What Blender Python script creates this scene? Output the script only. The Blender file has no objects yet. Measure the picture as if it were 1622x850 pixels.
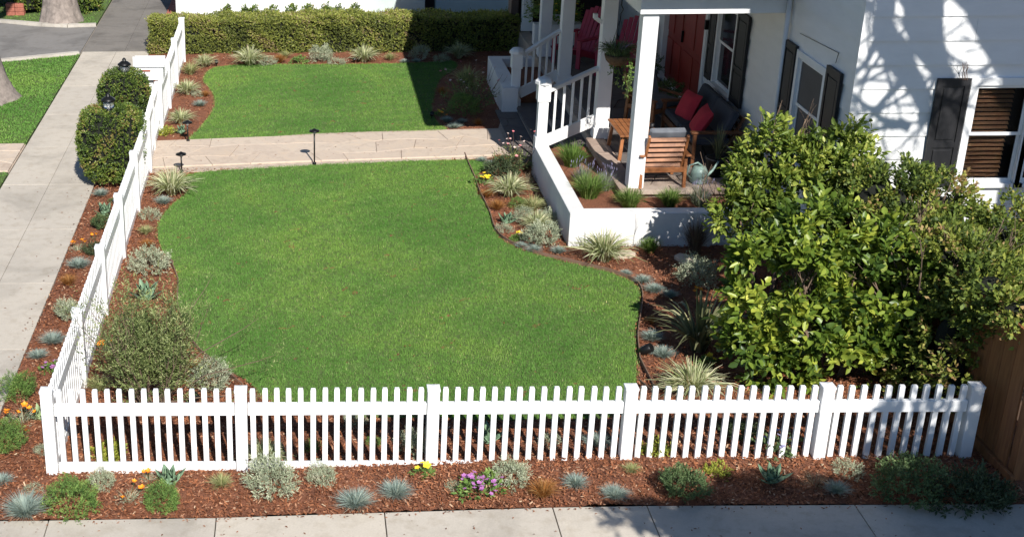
import bpy, math, random
import numpy as np
from mathutils import Vector, Matrix
random.seed(7)
rng = np.random.default_rng(7)
PI = math.pi
SC = bpy.context.scene
COL = SC.collection

# ---------------------------------------------------------------- camera
cam_d = bpy.data.cameras.new('camera')
cam = bpy.data.objects.new('camera', cam_d); COL.objects.link(cam)
cam_d.sensor_fit = 'HORIZONTAL'; cam_d.sensor_width = 36
cam_d.lens = 48.0376
cam_d.shift_x = 0.22313
cam_d.shift_y = -0.00422
cam_d.clip_start = 0.1; cam_d.clip_end = 3000
cam.matrix_world = Matrix([[0.999903, 0.006606, 0.012286, 2.411208], [0.008819, 0.383057, -0.923683, -11.433474], [-0.010808, 0.923701, 0.382961, 6.938994], [0.0, 0.0, 0.0, 1.0]])
SC.camera = cam
SC.render.resolution_x = 1024; SC.render.resolution_y = 536

# ---------------------------------------------------------------- light
SUN = Vector((0.27, -1.22, 1.0)).normalized()      # towards the sun
el = math.asin(SUN.z)
world = bpy.data.worlds.new('World'); SC.world = world; world.use_nodes = True
wt = world.node_tree
bg = wt.nodes['Background']
sky = wt.nodes.new('ShaderNodeTexSky'); sky.sky_type = 'NISHITA'; sky.sun_disc = False
sky.sun_elevation = el; sky.air_density = 1.0; sky.dust_density = 0.1; sky.ozone_density = 6.0
sky.sun_rotation = math.atan2(SUN.x, SUN.y)
wt.links.new(sky.outputs[0], bg.inputs[0]); bg.inputs[1].default_value = 0.068
sl = bpy.data.lights.new('sun', 'SUN'); sl.energy = 5.0; sl.angle = math.radians(0.5); sl.color = (1.0, 0.965, 0.91)
so = bpy.data.objects.new('sun', sl); COL.objects.link(so)
so.rotation_euler = SUN.to_track_quat('Z', 'Y').to_euler(); so.location = (5, -20, 20)
SC.view_settings.view_transform = 'Standard'; SC.view_settings.look = 'None'
SC.view_settings.exposure = 0.48; SC.view_settings.gamma = 1.0
SC.render.engine = 'CYCLES'
SC.cycles.max_bounces = 6; SC.cycles.transparent_max_bounces = 6

# ---------------------------------------------------------------- helpers
def tag(o, label=None, cat=None, group=None, kind=None):
    if label: o['label'] = label
    if cat: o['category'] = cat
    if group: o['group'] = group
    if kind: o['kind'] = kind
    return o
def link(name, mesh, parent=None, mat=None):
    o = bpy.data.objects.new(name, mesh); COL.objects.link(o)
    if parent: o.parent = parent
    if mat and mesh and not mesh.materials: mesh.materials.append(mat)
    return o
def empty(name, loc=(0,0,0), rz=0, label=None, cat=None, group=None):
    o = bpy.data.objects.new(name, None); COL.objects.link(o); o.empty_display_size = .2
    o.location = loc; o.rotation_euler = (0, 0, rz)
    return tag(o, label, cat, group)

class MB:
    def __init__(s): s.v = []; s.f = []
    def add(s, vs, fs):
        n = len(s.v); s.v += [tuple(v) for v in vs]; s.f += [tuple(i+n for i in f) for f in fs]; return s
    def box(s, x0, x1, y0, y1, z0, z1):
        return s.add([(x0,y0,z0),(x1,y0,z0),(x1,y1,z0),(x0,y1,z0),(x0,y0,z1),(x1,y0,z1),(x1,y1,z1),(x0,y1,z1)],
              [(0,3,2,1),(4,5,6,7),(0,1,5,4),(1,2,6,5),(2,3,7,6),(3,0,4,7)])
    def bar(s, a, b, w, h, up=(0,0,1)):
        a = Vector(a); b = Vector(b); d = (b-a).normalized(); up = Vector(up)
        if abs(d.dot(up)) > .99: up = Vector((0,1,0))
        r = d.cross(up).normalized(); u = r.cross(d).normalized()
        vs = [p + r*(i*w/2) + u*(j*h/2) for p in (a, b) for i, j in ((-1,-1),(1,-1),(1,1),(-1,1))]
        return s.add(vs, [(3,2,1,0),(4,5,6,7),(0,1,5,4),(1,2,6,5),(2,3,7,6),(3,0,4,7)])
    def lathe(s, prof, n=16, c=(0,0,0)):
        vs = []; fs = []
        for r, z in prof:
            for i in range(n):
                a = 2*PI*i/n; vs.append((c[0]+r*math.cos(a), c[1]+r*math.sin(a), c[2]+z))
        for k in range(len(prof)-1):
            for i in range(n):
                j = (i+1) % n; fs.append((k*n+i, k*n+j, (k+1)*n+j, (k+1)*n+i))
        fs.append(tuple(range(n))[::-1]); m = (len(prof)-1)*n; fs.append(tuple(range(m, m+n)))
        return s.add(vs, fs)
    def tube(s, pts, rad, n=6):
        pts = [Vector(p) for p in pts]; rr = rad if isinstance(rad, (list, tuple)) else [rad]*len(pts)
        vs = []; fs = []; u = None
        for k, p in enumerate(pts):
            d = (pts[min(k+1, len(pts)-1)] - pts[max(k-1, 0)]).normalized()
            if u is None: u = d.orthogonal().normalized()
            u = (u - d*u.dot(d)); u = u.normalized() if u.length > 1e-5 else d.orthogonal().normalized()
            w = d.cross(u)
            for i in range(n):
                a = 2*PI*i/n; vs.append(p + (u*math.cos(a) + w*math.sin(a))*rr[k])
        for k in range(len(pts)-1):
            for i in range(n):
                j = (i+1) % n; fs.append((k*n+i, k*n+j, (k+1)*n+j, (k+1)*n+i))
        fs.append(tuple(range(n))[::-1]); m = (len(pts)-1)*n; fs.append(tuple(range(m, m+n)))
        return s.add(vs, fs)
    def prism(s, poly, z0, z1):
        n = len(poly)
        vs = [(x, y, z0) for x, y in poly] + [(x, y, z1) for x, y in poly]
        fs = [tuple(range(n))[::-1], tuple(range(n, 2*n))] + [(i, (i+1) % n, n+(i+1) % n, n+i) for i in range(n)]
        return s.add(vs, fs)
    def mesh(s, name, mat=None, smooth=False, bevel=0):
        me = bpy.data.meshes.new(name); me.from_pydata([tuple(v) for v in s.v], [], s.f)
        if bevel:
            import bmesh
            bm = bmesh.new(); bm.from_mesh(me)
            bmesh.ops.bevel(bm, geom=[e for e in bm.edges if e.calc_face_angle(0) > .6], offset=bevel, segments=1, affect='EDGES')
            bm.to_mesh(me); bm.free()
        if smooth: me.polygons.foreach_set('use_smooth', [True]*len(me.polygons))
        if mat: me.materials.append(mat)
        me.update(); return me
    def build(s, name, mat, parent=None, smooth=False, bevel=0):
        return link(name, s.mesh(name, mat, smooth, bevel), parent)

def np_mesh(name, V, F, mat=None, tone=None, smooth=False):
    """V (n,3), F (m,k) with k = 3 or 4, tone per vertex"""
    me = bpy.data.meshes.new(name); V = np.asarray(V, np.float32); F = np.asarray(F, np.int32)
    me.vertices.add(len(V)); me.vertices.foreach_set('co', V.ravel())
    k = F.shape[1]; me.loops.add(F.size); me.loops.foreach_set('vertex_index', F.ravel())
    me.polygons.add(len(F)); me.polygons.foreach_set('loop_start', np.arange(0, F.size, k, dtype=np.int32))
    me.polygons.foreach_set('loop_total', np.full(len(F), k, np.int32))
    if smooth: me.polygons.foreach_set('use_smooth', np.ones(len(F), bool))
    if tone is not None:
        a = me.attributes.new('tone', 'FLOAT', 'POINT'); a.data.foreach_set('value', np.asarray(tone, np.float32))
    me.update(calc_edges=True)
    if mat: me.materials.append(mat)
    return me

# ---------------------------------------------------------------- materials
def nt(name):
    m = bpy.data.materials.new(name); m.use_nodes = True
    t = m.node_tree; return m, t, t.nodes['Principled BSDF']
def ramp(t, fac, stops):
    r = t.nodes.new('ShaderNodeValToRGB'); e = r.color_ramp.elements
    while len(e) < len(stops): e.new(.5)
    for i, (p, c) in enumerate(stops): e[i].position = p; e[i].color = (*c, 1)
    t.links.new(fac, r.inputs[0]); return r.outputs[0]
def noise(t, scale, detail=4, rough=.55, coord='Object', stretch=None, distort=0):
    n = t.nodes.new('ShaderNodeTexNoise'); n.inputs['Scale'].default_value = scale
    n.inputs['Detail'].default_value = detail; n.inputs['Roughness'].default_value = rough
    n.inputs['Distortion'].default_value = distort
    if coord == 'World':
        g = t.nodes.new('ShaderNodeNewGeometry'); src = g.outputs['Position']
    else:
        c = t.nodes.new('ShaderNodeTexCoord'); src = c.outputs[coord]
    if stretch:
        mp = t.nodes.new('ShaderNodeMapping'); mp.inputs['Scale'].default_value = stretch
        t.links.new(src, mp.inputs[0]); src = mp.outputs[0]
    t.links.new(src, n.inputs['Vector']); return n.outputs['Fac']
def mixc(t, fac, a, b, mode='MIX'):
    m = t.nodes.new('ShaderNodeMix'); m.data_type = 'RGBA'; m.blend_type = mode
    for s, x in ((m.inputs[0], fac), (m.inputs[6], a), (m.inputs[7], b)):
        if isinstance(x, (int, float)): s.default_value = x
        elif isinstance(x, tuple): s.default_value = (*x, 1)
        else: t.links.new(x, s)
    return m.outputs[2]
def bump(t, b, h, strength=.3, dist=.01):
    n = t.nodes.new('ShaderNodeBump'); n.inputs['Strength'].default_value = strength; n.inputs['Distance'].default_value = dist
    t.links.new(h, n.inputs['Height']); t.links.new(n.outputs[0], b.inputs['Normal'])
def mat_plain(name, c, rough=.6, var=.12, scale=6, bmp=.15, bscale=60, metallic=0, coord='World', stretch=None):
    m, t, b = nt(name)
    d = tuple(max(0, x*(1-var)) for x in c); l = tuple(min(1, x*(1+var*.6)) for x in c)
    n = noise(t, scale, 5, .6, coord, stretch)
    t.links.new(ramp(t, n, [(.3, d), (.7, l)]), b.inputs['Base Color'])
    b.inputs['Roughness'].default_value = rough; b.inputs['Metallic'].default_value = metallic
    if bmp: bump(t, b, noise(t, bscale, 4, .6, coord, stretch), bmp, .004)
    return m
def mat_leaf(name, stops, rough=.5, trans=.3, spec=.4):
    m, t, b = nt(name)
    a = t.nodes.new('ShaderNodeAttribute'); a.attribute_name = 'tone'
    c = ramp(t, a.outputs['Fac'], stops)
    t.links.new(c, b.inputs['Base Color']); b.inputs['Roughness'].default_value = rough
    b.inputs['Specular IOR Level'].default_value = spec
    if trans:
        tr = t.nodes.new('ShaderNodeBsdfTranslucent'); mx = t.nodes.new('ShaderNodeMixShader')
        t.links.new(mixc(t, 1.0, c, (1.0, 1.0, .55), 'MULTIPLY'), tr.inputs[0]); mx.inputs[0].default_value = trans
        t.links.new(b.outputs[0], mx.inputs[1]); t.links.new(tr.outputs[0], mx.inputs[2])
        t.links.new(mx.outputs[0], t.nodes['Material Output'].inputs[0])
    return m
def mat_concrete(name, c, dark=.72, scale=.9):
    m, t, b = nt(name)
    big = noise(t, scale, 6, .62, 'World', None, .6); fine = noise(t, 55, 4, .7, 'World'); mid = noise(t, 7, 5, .6, 'World')
    base = ramp(t, big, [(.36, tuple(x*dark for x in c)), (.52, c), (.8, tuple(min(1, x*1.07) for x in c))])
    base = mixc(t, .5, base, ramp(t, mid, [(.30, (.74,.70,.64)), (.50, (1,1,1))]), 'MULTIPLY')
    spot = noise(t, 26, 3, .5, 'World', None, .5)
    base = mixc(t, .6, base, ramp(t, spot, [(.24, (.45,.4,.35)), (.30, (1,1,1))]), 'MULTIPLY')
    base = mixc(t, .4, base, ramp(t, fine, [(.3, (.75,.74,.72)), (.7, (1.08,1.07,1.05))]), 'MULTIPLY')
    oi = t.nodes.new('ShaderNodeObjectInfo')
    base = mixc(t, .5, base, ramp(t, oi.outputs['Random'], [(0, (.86,.86,.87)), (1, (1.08,1.06,1.03))]), 'MULTIPLY')
    t.links.new(base, b.inputs['Base Color']); b.inputs['Roughness'].default_value = .88
    bump(t, b, fine, .35, .004); return m
def mat_wood(name, dark, light, axis=(1,1,8), rough=.55, scale=7):
    m, t, b = nt(name)
    s = noise(t, scale, 6, .65, 'Object', axis, .5)
    c = ramp(t, s, [(.3, dark), (.62, light)])
    oi = t.nodes.new('ShaderNodeObjectInfo')
    c = mixc(t, .6, c, ramp(t, oi.outputs['Random'], [(0, (.72,.7,.68)), (1, (1.1,1.05,1.0))]), 'MULTIPLY')
    t.links.new(c, b.inputs['Base Color']); b.inputs['Roughness'].default_value = rough
    bump(t, b, s, .25, .003); return m
M = {}
M['white_vinyl'] = mat_plain('white_vinyl', (.84,.84,.83), .38, .04, 3, .03, 40)
M['white_paint'] = mat_plain('white_paint', (.80,.80,.79), .5, .05, 3, .12, 90)
M['siding'] = mat_plain('siding_paint', (.78,.78,.77), .55, .05, 2.2, .2, 45, stretch=(1,1,4))
M['stucco'] = mat_plain('planter_stucco', (.74,.73,.71), .75, .10, 2.5, .5, 120)
M['black_paint'] = mat_plain('black_paint', (.012,.012,.014), .55, .2, 4, .1, 60)
M['black_metal'] = mat_plain('black_metal', (.02,.02,.02), .35, .2, 8, .1, 60, .6)
M['concrete'] = mat_concrete('sidewalk_concrete', (.51,.46,.39), .80)
M['concrete_old'] = mat_concrete('weathered_concrete', (.20,.182,.162), .7)
M['asphalt'] = mat_concrete('driveway_asphalt', (.21,.20,.19), .75)
M['kerb'] = mat_concrete('kerb_concrete', (.52,.48,.42))
M['joint'] = mat_plain('joint_dirt', (.24,.205,.165), .95, .3, 20, .3)
M['soil'] = mat_plain('soil', (.09,.05,.03), .95, .3, 5, .5, 40)
M['grout'] = mat_plain('sand_grout', (.48,.385,.30), .95, .25, 14, .4)
M['brick'] = mat_plain('red_brick', (.36,.12,.08), .85, .3, 12, .4)
M['glass'] = mat_plain('dark_window_glass', (.015,.017,.02), .06, .2, 2, 0)
M['screen'] = mat_plain('insect_screen', (.06,.06,.065), .6, .2, 2, .1)
M['clear_glass'], _t, _b = nt('lantern_glass')
_b.inputs['Transmission Weight'].default_value = .9; _b.inputs['Roughness'].default_value = .08; _b.inputs['Base Color'].default_value = (.8,.8,.8,1)
M['door_red'] = mat_wood('door_red_paint', (.20,.012,.008), (.30,.022,.014), (1,6,.6), .4)
M['chair_red'] = mat_plain('chair_red_paint', (.40,.03,.07), .5, .15, 5, .1)
M['cushion_red'] = mat_plain('cushion_red', (.50,.03,.05), .9, .12, 8, .4, 150)
M['cushion_grey'] = mat_plain('cushion_grey', (.16,.17,.19), .9, .15, 8, .4, 150)
M['cushion_dark'] = mat_plain('cushion_dark', (.05,.055,.07), .9, .15, 8, .4, 150)
M['sofa_wood'] = mat_wood('dark_stained_wood', (.09,.035,.015), (.17,.07,.03), (1,1,1), .45, 9)
M['teak'] = mat_wood('oiled_wood', (.19,.068,.025), (.38,.155,.06), (1,1,1), .45, 9)
M['cedar'] = mat_wood('cedar_board', (.17,.065,.022), (.30,.125,.045), (5,5,.5), .7, 5)
M['blind'] = mat_wood('blind_wood', (.30,.14,.06), (.42,.22,.10), (1,1,1), .5)
M['bark'] = mat_plain('grey_bark', (.27,.225,.195), .95, .42, 9, 1.0, 22)
M['bark_brown'] = mat_plain('brown_bark', (.16,.11,.075), .95, .4, 14, .8, 30)
M['terracotta'] = mat_plain('terracotta', (.32,.14,.08), .85, .2)
M['wicker'] = mat_plain('coco_basket', (.16,.09,.045), .95, .4, 30, .9, 60)
M['sage_plastic'] = mat_plain('sage_plastic', (.30,.42,.37), .4, .08)
M['pale_wall'] = mat_plain('neighbour_white', (.80,.80,.79), .6, .03)
M['green_wall'] = mat_plain('neighbour_pale_green', (.50,.58,.55), .6, .05)
M['brown_wall'] = mat_plain('brown_siding', (.085,.055,.045), .7, .15)
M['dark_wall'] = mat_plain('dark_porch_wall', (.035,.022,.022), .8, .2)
M['plastic_edge'] = mat_plain('brown_edging', (.20,.12,.08), .7, .2)
M['car_paint'] = mat_plain('silver_car_paint', (.30,.31,.32), .25, .05, 3, 0, metallic=.7)
M['rubber'] = mat_plain('tyre_rubber', (.02,.02,.02), .8, .2)
# stone
def mat_stone(name, stops):
    m, t, b = nt(name)
    oi = t.nodes.new('ShaderNodeObjectInfo')
    c = ramp(t, oi.outputs['Random'], stops)
    n = noise(t, 5, 6, .65, 'World', None, 1.0)
    c = mixc(t, .6, c, ramp(t, n, [(.3, (.72,.66,.62)), (.5, (1,1,1)), (.7, (1.1,1.02,.9))]), 'MULTIPLY')
    t.links.new(c, b.inputs['Base Color']); b.inputs['Roughness'].default_value = .8
    bump(t, b, noise(t, 25, 5, .65, 'World'), .5, .01); return m
M['flagstone'] = mat_stone('flagstone', [(0,(.52,.42,.33)),(.35,(.55,.45,.355)),(.7,(.535,.435,.345)),(1,(.56,.465,.37))])
M['shade_toned_stone'] = mat_stone('porch_stone_shade_toned', [(0,(.10,.085,.08)),(.5,(.14,.12,.11)),(1,(.17,.15,.135))])  # porch stone darkened: deep porch shade put into its colour
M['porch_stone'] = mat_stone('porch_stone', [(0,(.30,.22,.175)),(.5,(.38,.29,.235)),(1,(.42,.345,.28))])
# leaves
L = {}
L['lemon'] = mat_leaf('lemon_leaf', [(0,(.05,.095,.018)),(.35,(.15,.23,.032)),(.70,(.38,.43,.06)),(1,(.64,.62,.13))], .40, .3, .45)
L['glossy'] = mat_leaf('glossy_leaf', [(0,(.05,.09,.018)),(.5,(.17,.24,.04)),(.85,(.36,.41,.075)),(1,(.52,.52,.13))], .40, .3, .4)
L['vine'] = mat_leaf('vine_leaf', [(0,(.045,.075,.018)),(.5,(.15,.205,.036)),(.85,(.34,.36,.07)),(1,(.38,.24,.11))], .55, .3, .3)
L['box'] = mat_leaf('boxwood_leaf', [(0,(.05,.085,.018)),(.5,(.13,.20,.035)),(.85,(.26,.31,.055)),(1,(.34,.23,.09))], .45, .28, .4)
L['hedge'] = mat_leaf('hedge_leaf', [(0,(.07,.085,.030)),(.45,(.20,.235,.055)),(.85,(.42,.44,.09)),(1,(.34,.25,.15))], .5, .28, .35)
L['core'] = mat_plain('foliage_shade_core', (.008,.010,.005), 1.0, .4, 20, .6)  # near-black fill: shade between the leaves put into its colour
L['fescue'] = mat_leaf('blue_fescue', [(0,(.15,.20,.18)),(.6,(.33,.41,.37)),(1,(.54,.57,.46))], .6, .2, .2)
L['carex'] = mat_leaf('bronze_sedge', [(0,(.22,.09,.02)),(.6,(.42,.18,.05)),(1,(.50,.33,.14))], .6, .25, .2)
L['vargrass'] = mat_leaf('variegated_blade', [(0,(.16,.20,.08)),(.4,(.38,.42,.20)),(.8,(.68,.67,.45)),(1,(.66,.54,.36))], .55, .25, .25)
L['palegrass'] = mat_leaf('pale_blade', [(0,(.20,.24,.08)),(.6,(.38,.40,.18)),(1,(.55,.48,.28))], .6, .25, .2)
L['greengrass'] = mat_leaf('green_blade', [(0,(.06,.12,.02)),(.6,(.15,.25,.05)),(1,(.28,.33,.12))], .55, .25, .25)
L['silver'] = mat_leaf('silver_leaf', [(0,(.18,.21,.13)),(.5,(.38,.42,.28)),(1,(.60,.61,.45))], .65, .15, .2)
L['rosemary'] = mat_leaf('dark_green_leaf', [(0,(.045,.08,.03)),(.6,(.12,.18,.07)),(1,(.22,.27,.12))], .6, .2, .25)
L['mound'] = mat_leaf('mid_green_leaf', [(0,(.06,.12,.03)),(.6,(.16,.27,.06)),(1,(.30,.40,.11))], .6, .2, .25)
L['shade'] = mat_leaf('dull_green_leaf', [(0,(.03,.045,.02)),(.6,(.07,.10,.045)),(1,(.13,.15,.08))], .6, .2, .25)
L['olive'] = mat_leaf('olive_leaf', [(0,(.075,.105,.035)),(.5,(.19,.24,.075)),(1,(.40,.43,.19))], .6, .2, .25)
L['agave'] = mat_leaf('agave_leaf', [(0,(.12,.20,.12)),(.6,(.20,.31,.19)),(1,(.34,.42,.20))], .5, .1, .3)
L['agave_pale'] = mat_leaf('pale_agave_leaf', [(0,(.22,.31,.14)),(1,(.38,.46,.24))], .5, .1, .3)
L['lime'] = mat_leaf('lime_leaf', [(0,(.20,.24,.03)),(1,(.42,.42,.07))], .5, .2, .3)
L['phormium'] = mat_leaf('phormium_blade', [(0,(.07,.08,.04)),(.6,(.18,.19,.09)),(1,(.36,.33,.17))], .45, .15, .35)
L['fountain'] = mat_leaf('purple_blade', [(0,(.07,.05,.045)),(.6,(.17,.12,.09)),(1,(.26,.24,.15))], .6, .2, .2)
L['brown'] = mat_leaf('dry_brown_stem', [(0,(.12,.085,.05)),(1,(.32,.25,.16))], .8, .1, .1)
L['twig'] = mat_leaf('grey_twig', [(0,(.16,.13,.09)),(1,(.32,.27,.20))], .8, 0, .1)
L['lav'] = mat_leaf('lavender_leaf', [(0,(.10,.13,.07)),(.6,(.22,.27,.15)),(.85,(.32,.34,.24)),(1,(.30,.22,.40))], .65, .15, .2)
def petal(n, c): return mat_plain('petal_'+n, c, .6, .1, 30, 0)
L['orange'] = petal('orange', (.90,.30,.01)); L['yellow'] = petal('yellow', (.88,.62,.03)); L['purple'] = petal('purple', (.42,.16,.40))
L['pink'] = petal('pink', (.75,.22,.24)); L['blush'] = petal('blush', (.80,.62,.55)); L['violet'] = petal('violet', (.32,.30,.46))

# ground height: the mulch rises gently towards the right end of the front fence
def gz(x, y):
    x = np.asarray(x, float); y = np.asarray(y, float)
    a = np.clip((x-0.3)/5.5, 0, 1); b = np.clip((3.2-y)/2.4, 0, 1); c = np.clip((y+6)/4.5, 0, 1)
    r = .128*a*a*(3-2*a)*b*b*(3-2*b)*c
    return float(r) if r.ndim == 0 else r
def inpoly(P, poly):
    x, y = P[:, 0], P[:, 1]; ins = np.zeros(len(P), bool); n = len(poly)
    for i in range(n):
        x1, y1 = poly[i]; x2, y2 = poly[(i+1) % n]
        c = ((y1 > y) != (y2 > y))
        with np.errstate(divide='ignore', invalid='ignore'):
            xi = (x2-x1)*(y-y1)/(y2-y1+1e-12)+x1
        ins ^= c & (x < xi)
    return ins
def smooth_poly(pts, k=4):
    out = []; n = len(pts)
    for i in range(n):
        p0, p1, p2, p3 = (np.array(pts[(i+j-1) % n], float) for j in range(4))
        for s in range(k):
            t = s/k
            out.append(tuple(.5*((2*p1)+(-p0+p2)*t+(2*p0-5*p1+4*p2-p3)*t*t+(-p0+3*p1-3*p2+p3)*t**3)))
    return out

# ================================================================ SETTING
g = MB().box(-400, 400, -400, 400, -.35, -.12); tag(g.build('ground', M['soil']), kind='structure')

def sheet(name, poly, z, mat, thick=.08, parent=None, step=.35):
    """filled outline following the ground height, with a skirt"""
    P = np.array(poly); x0, y0 = P.min(0); x1, y1 = P.max(0)
    import bmesh
    bm = bmesh.new(); vs = [bm.verts.new((x, y, 0)) for x, y in poly]; bm.faces.new(vs)
    for ax, lo, hi in ((0, x0, x1), (1, y0, y1)):
        n = int((hi-lo)/step)
        for i in range(1, n+1):
            co = [0, 0, 0]; no = [0, 0, 0]; co[ax] = lo+i*(hi-lo)/(n+1); no[ax] = 1
            bmesh.ops.bisect_plane(bm, geom=bm.verts[:]+bm.edges[:]+bm.faces[:], plane_co=co, plane_no=no)
    for v in bm.verts: v.co.z = z + gz(v.co.x, v.co.y)
    if bm.faces[:][0].normal.z < 0 or sum(f.normal.z for f in bm.faces) < 0: bmesh.ops.reverse_faces(bm, faces=bm.faces[:])
    be = [e for e in bm.edges if e.is_boundary]
    r = bmesh.ops.extrude_edge_only(bm, edges=be)
    for v in [e for e in r['geom'] if isinstance(e, bmesh.types.BMVert)]: v.co.z -= thick
    bmesh.ops.recalc_face_normals(bm, faces=bm.faces[:])
    me = bpy.data.meshes.new(name); bm.to_mesh(me); bm.free(); me.materials.append(mat)
    return link(name, me, parent)

# --- mulch bed
def mulch_mat():
    m, t, b = nt('bark_mulch')
    n = noise(t, 60, 5, .75, 'World', (1,1,1), 1.0); n2 = noise(t, 3, 4, .6, 'World')
    c = ramp(t, n, [(.3, (.07,.028,.016)), (.48, (.235,.085,.04)), (.62, (.34,.135,.068)), (.78, (.42,.23,.13))])
    c = mixc(t, .5, c, ramp(t, n2, [(.35, (.62,.60,.60)), (.65, (1.12,1.08,1.05))]), 'MULTIPLY')
    t.links.new(c, b.inputs['Base Color']); b.inputs['Roughness'].default_value = .95
    bump(t, b, n, 1.0, .02); return m
M['mulch'] = mulch_mat()
nx, ny = 200, 330
X, Y = np.meshgrid(np.linspace(-.75, 9.6, nx), np.linspace(-.80, 17.6, ny), indexing='ij')
Z = .02 + gz(X, Y) + .012*np.sin(X*5.3+1.7*np.sin(Y*3.1))*np.sin(Y*4.7+X) + rng.normal(0, .006, X.shape)
Z += .02*np.exp(-((Y+.35)**2)/.05)
idx = np.arange(nx*ny).reshape(nx, ny)
F = np.stack([idx[:-1,:-1], idx[1:,:-1], idx[1:,1:], idx[:-1,1:]], -1).reshape(-1, 4)
tag(link('mulch_bed', np_mesh('mulch_bed', np.stack([X, Y, Z], -1).reshape(-1, 3), F, M['mulch'])), kind='structure')

# --- lawns
def lawn_mat():
    m, t, b = nt('lawn_grass')
    a = t.nodes.new('ShaderNodeAttribute'); a.attribute_name = 'tone'
    base = ramp(t, a.outputs['Fac'], [(0,(.09,.195,.038)),(.55,(.130,.268,.050)),(.92,(.18,.335,.075)),(1,(.36,.40,.17))])
    n = noise(t, .55, 5, .55, 'World', None, .4)
    base = mixc(t, .85, base, ramp(t, n, [(.34,(.68,.82,.74)),(.48,(1,1,1)),(.62,(1.42,1.20,1.15))]), 'MULTIPLY')
    n2 = noise(t, 2.6, 4, .6, 'World', None, 1.0)
    base = mixc(t, ramp(t, n2, [(.58,(0,0,0)),(.76,(.45,.45,.45))]), base, (.30,.40,.14))
    n4 = noise(t, 9, 4, .6, 'World'); base = mixc(t, .7, base, ramp(t, n4, [(.3,(.74,.8,.74)),(.7,(1.14,1.1,1.1))]), 'MULTIPLY')
    mow = t.nodes.new('ShaderNodeTexWave'); mow.wave_type = 'RINGS'; mow.rings_direction = 'Z'; mow.inputs['Scale'].default_value = .75; mow.inputs['Distortion'].default_value = 1.5; mow.inputs['Detail'].default_value = 2
    gm = t.nodes.new('ShaderNodeNewGeometry'); mpm = t.nodes.new('ShaderNodeMapping'); mpm.inputs['Location'].default_value = (-6.5, -2.0, 0); t.links.new(gm.outputs['Position'], mpm.inputs[0]); t.links.new(mpm.outputs[0], mow.inputs['Vector'])
    base = mixc(t, .55, base, ramp(t, mow.outputs['Fac'], [(.2,(.86,.90,.86)),(.8,(1.07,1.04,1.03))]), 'MULTIPLY')
    t.links.new(base, b.inputs['Base Color']); b.inputs['Roughness'].default_value = .75; b.inputs['Specular IOR Level'].default_value = .15
    return m
M['lawn'] = lawn_mat()
M['turf'] = mat_plain('turf_thatch', (.085,.13,.03), .95, .35, 20, .6, 70)
LAWN1 = smooth_poly([(0.89,9.03), (0.73,8.14), (0.52,7.50), (0.42,6.97), (0.41,6.47), (0.53,5.78), (0.74,5.22), (0.84,4.69), (0.88,4.09), (0.97,3.53), (1.20,2.77), (1.48,2.29), (1.80,1.92), (2.06,1.43), (2.56,1.11), (3.21,0.95), (4.23,0.82), (5.12,0.78), (5.62,0.88), (5.92,1.40), (6.13,2.18), (6.30,3.00), (6.51,3.72), (6.64,4.23), (6.61,4.55), (6.43,4.82), (6.15,5.04), (5.79,5.30), (5.51,5.53), (5.23,5.90), (5.11,6.38), (5.13,7.16), (5.08,7.90), (5.09,8.63), (5.15,9.53)])
LAWN1[:] = [p for p in LAWN1 if not (p[1] > 9.75)]
LAWN2 = smooth_poly([(0.59,10.59), (0.71,11.54), (0.84,12.40), (0.85,13.16), (0.72,13.96), (0.55,14.61), (0.59,15.34), (0.85,15.69), (1.46,15.82), (2.75,15.78), (4.03,15.79), (4.91,15.86), (5.53,16.00), (5.56,15.43), (5.17,14.61), (4.94,13.47), (4.80,12.41), (4.82,11.62), (4.88,11.17), (3.77,11.12), (2.69,11.00), (1.61,10.78)])
def grass(name, poly, n, h=.026, wd=.005):
    P = np.array(poly); lo = P.min(0); hi = P.max(0)
    pts = lo + rng.random((int(n*1.8), 2))*(hi-lo); pts = pts[inpoly(pts, poly)]
    if len(pts) > n: pts = pts[:n]
    # ragged border tufts
    bd = []
    for i in range(len(poly)):
        a = np.array(poly[i]); b = np.array(poly[(i+1) % len(poly)]); k = max(1, int(np.linalg.norm(b-a)*40))
        bd.append(a+(b-a)*rng.random((k, 1)) + rng.normal(0, .012, (k, 2)))
    nb = sum(len(q) for q in bd); pts = np.vstack([pts]+bd)
    N = len(pts); K = 4
    base = np.repeat(pts, K, 0) + rng.normal(0, .012, (N*K, 2))
    a = rng.random(N*K)*2*PI; r = rng.random(N*K)*h*.9; hh = h*(.6+.7*rng.random(N*K))
    b3 = np.column_stack([base, .035+gz(base[:,0], base[:,1])])
    sd = np.column_stack([-np.sin(a), np.cos(a), 0*a])*wd/2*(.7+.6*rng.random((N*K,1)))
    tip = b3 + np.column_stack([np.cos(a)*r, np.sin(a)*r, hh])
    V = np.stack([b3-sd, b3+sd, tip], 1).reshape(-1, 3); F = np.arange(len(V)).reshape(-1, 3)
    tn = np.clip(rng.normal(.5, .17, N*K), 0, .93); tn[rng.random(N*K) < .03] = 1; e0 = (N-nb)*K; tn[e0:][rng.random(N*K-e0) < .3] = 1
    return tag(link(name, np_mesh(name, V, F, M['lawn'], np.repeat(tn, 3))), kind='stuff')
for nm, poly, n in (('front_lawn', LAWN1, 110000), ('far_lawn', LAWN2, 42000)):
    tag(sheet(nm, poly, .036, M['turf'], .06), kind='structure')
    tag(grass(nm.replace('lawn', 'lawn_grass'), poly, n), 'mown green grass blades of the '+('large curved lawn behind the front picket fence' if 'front' in nm else 'smaller lawn between stone path and clipped hedge'), 'grass')
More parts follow.
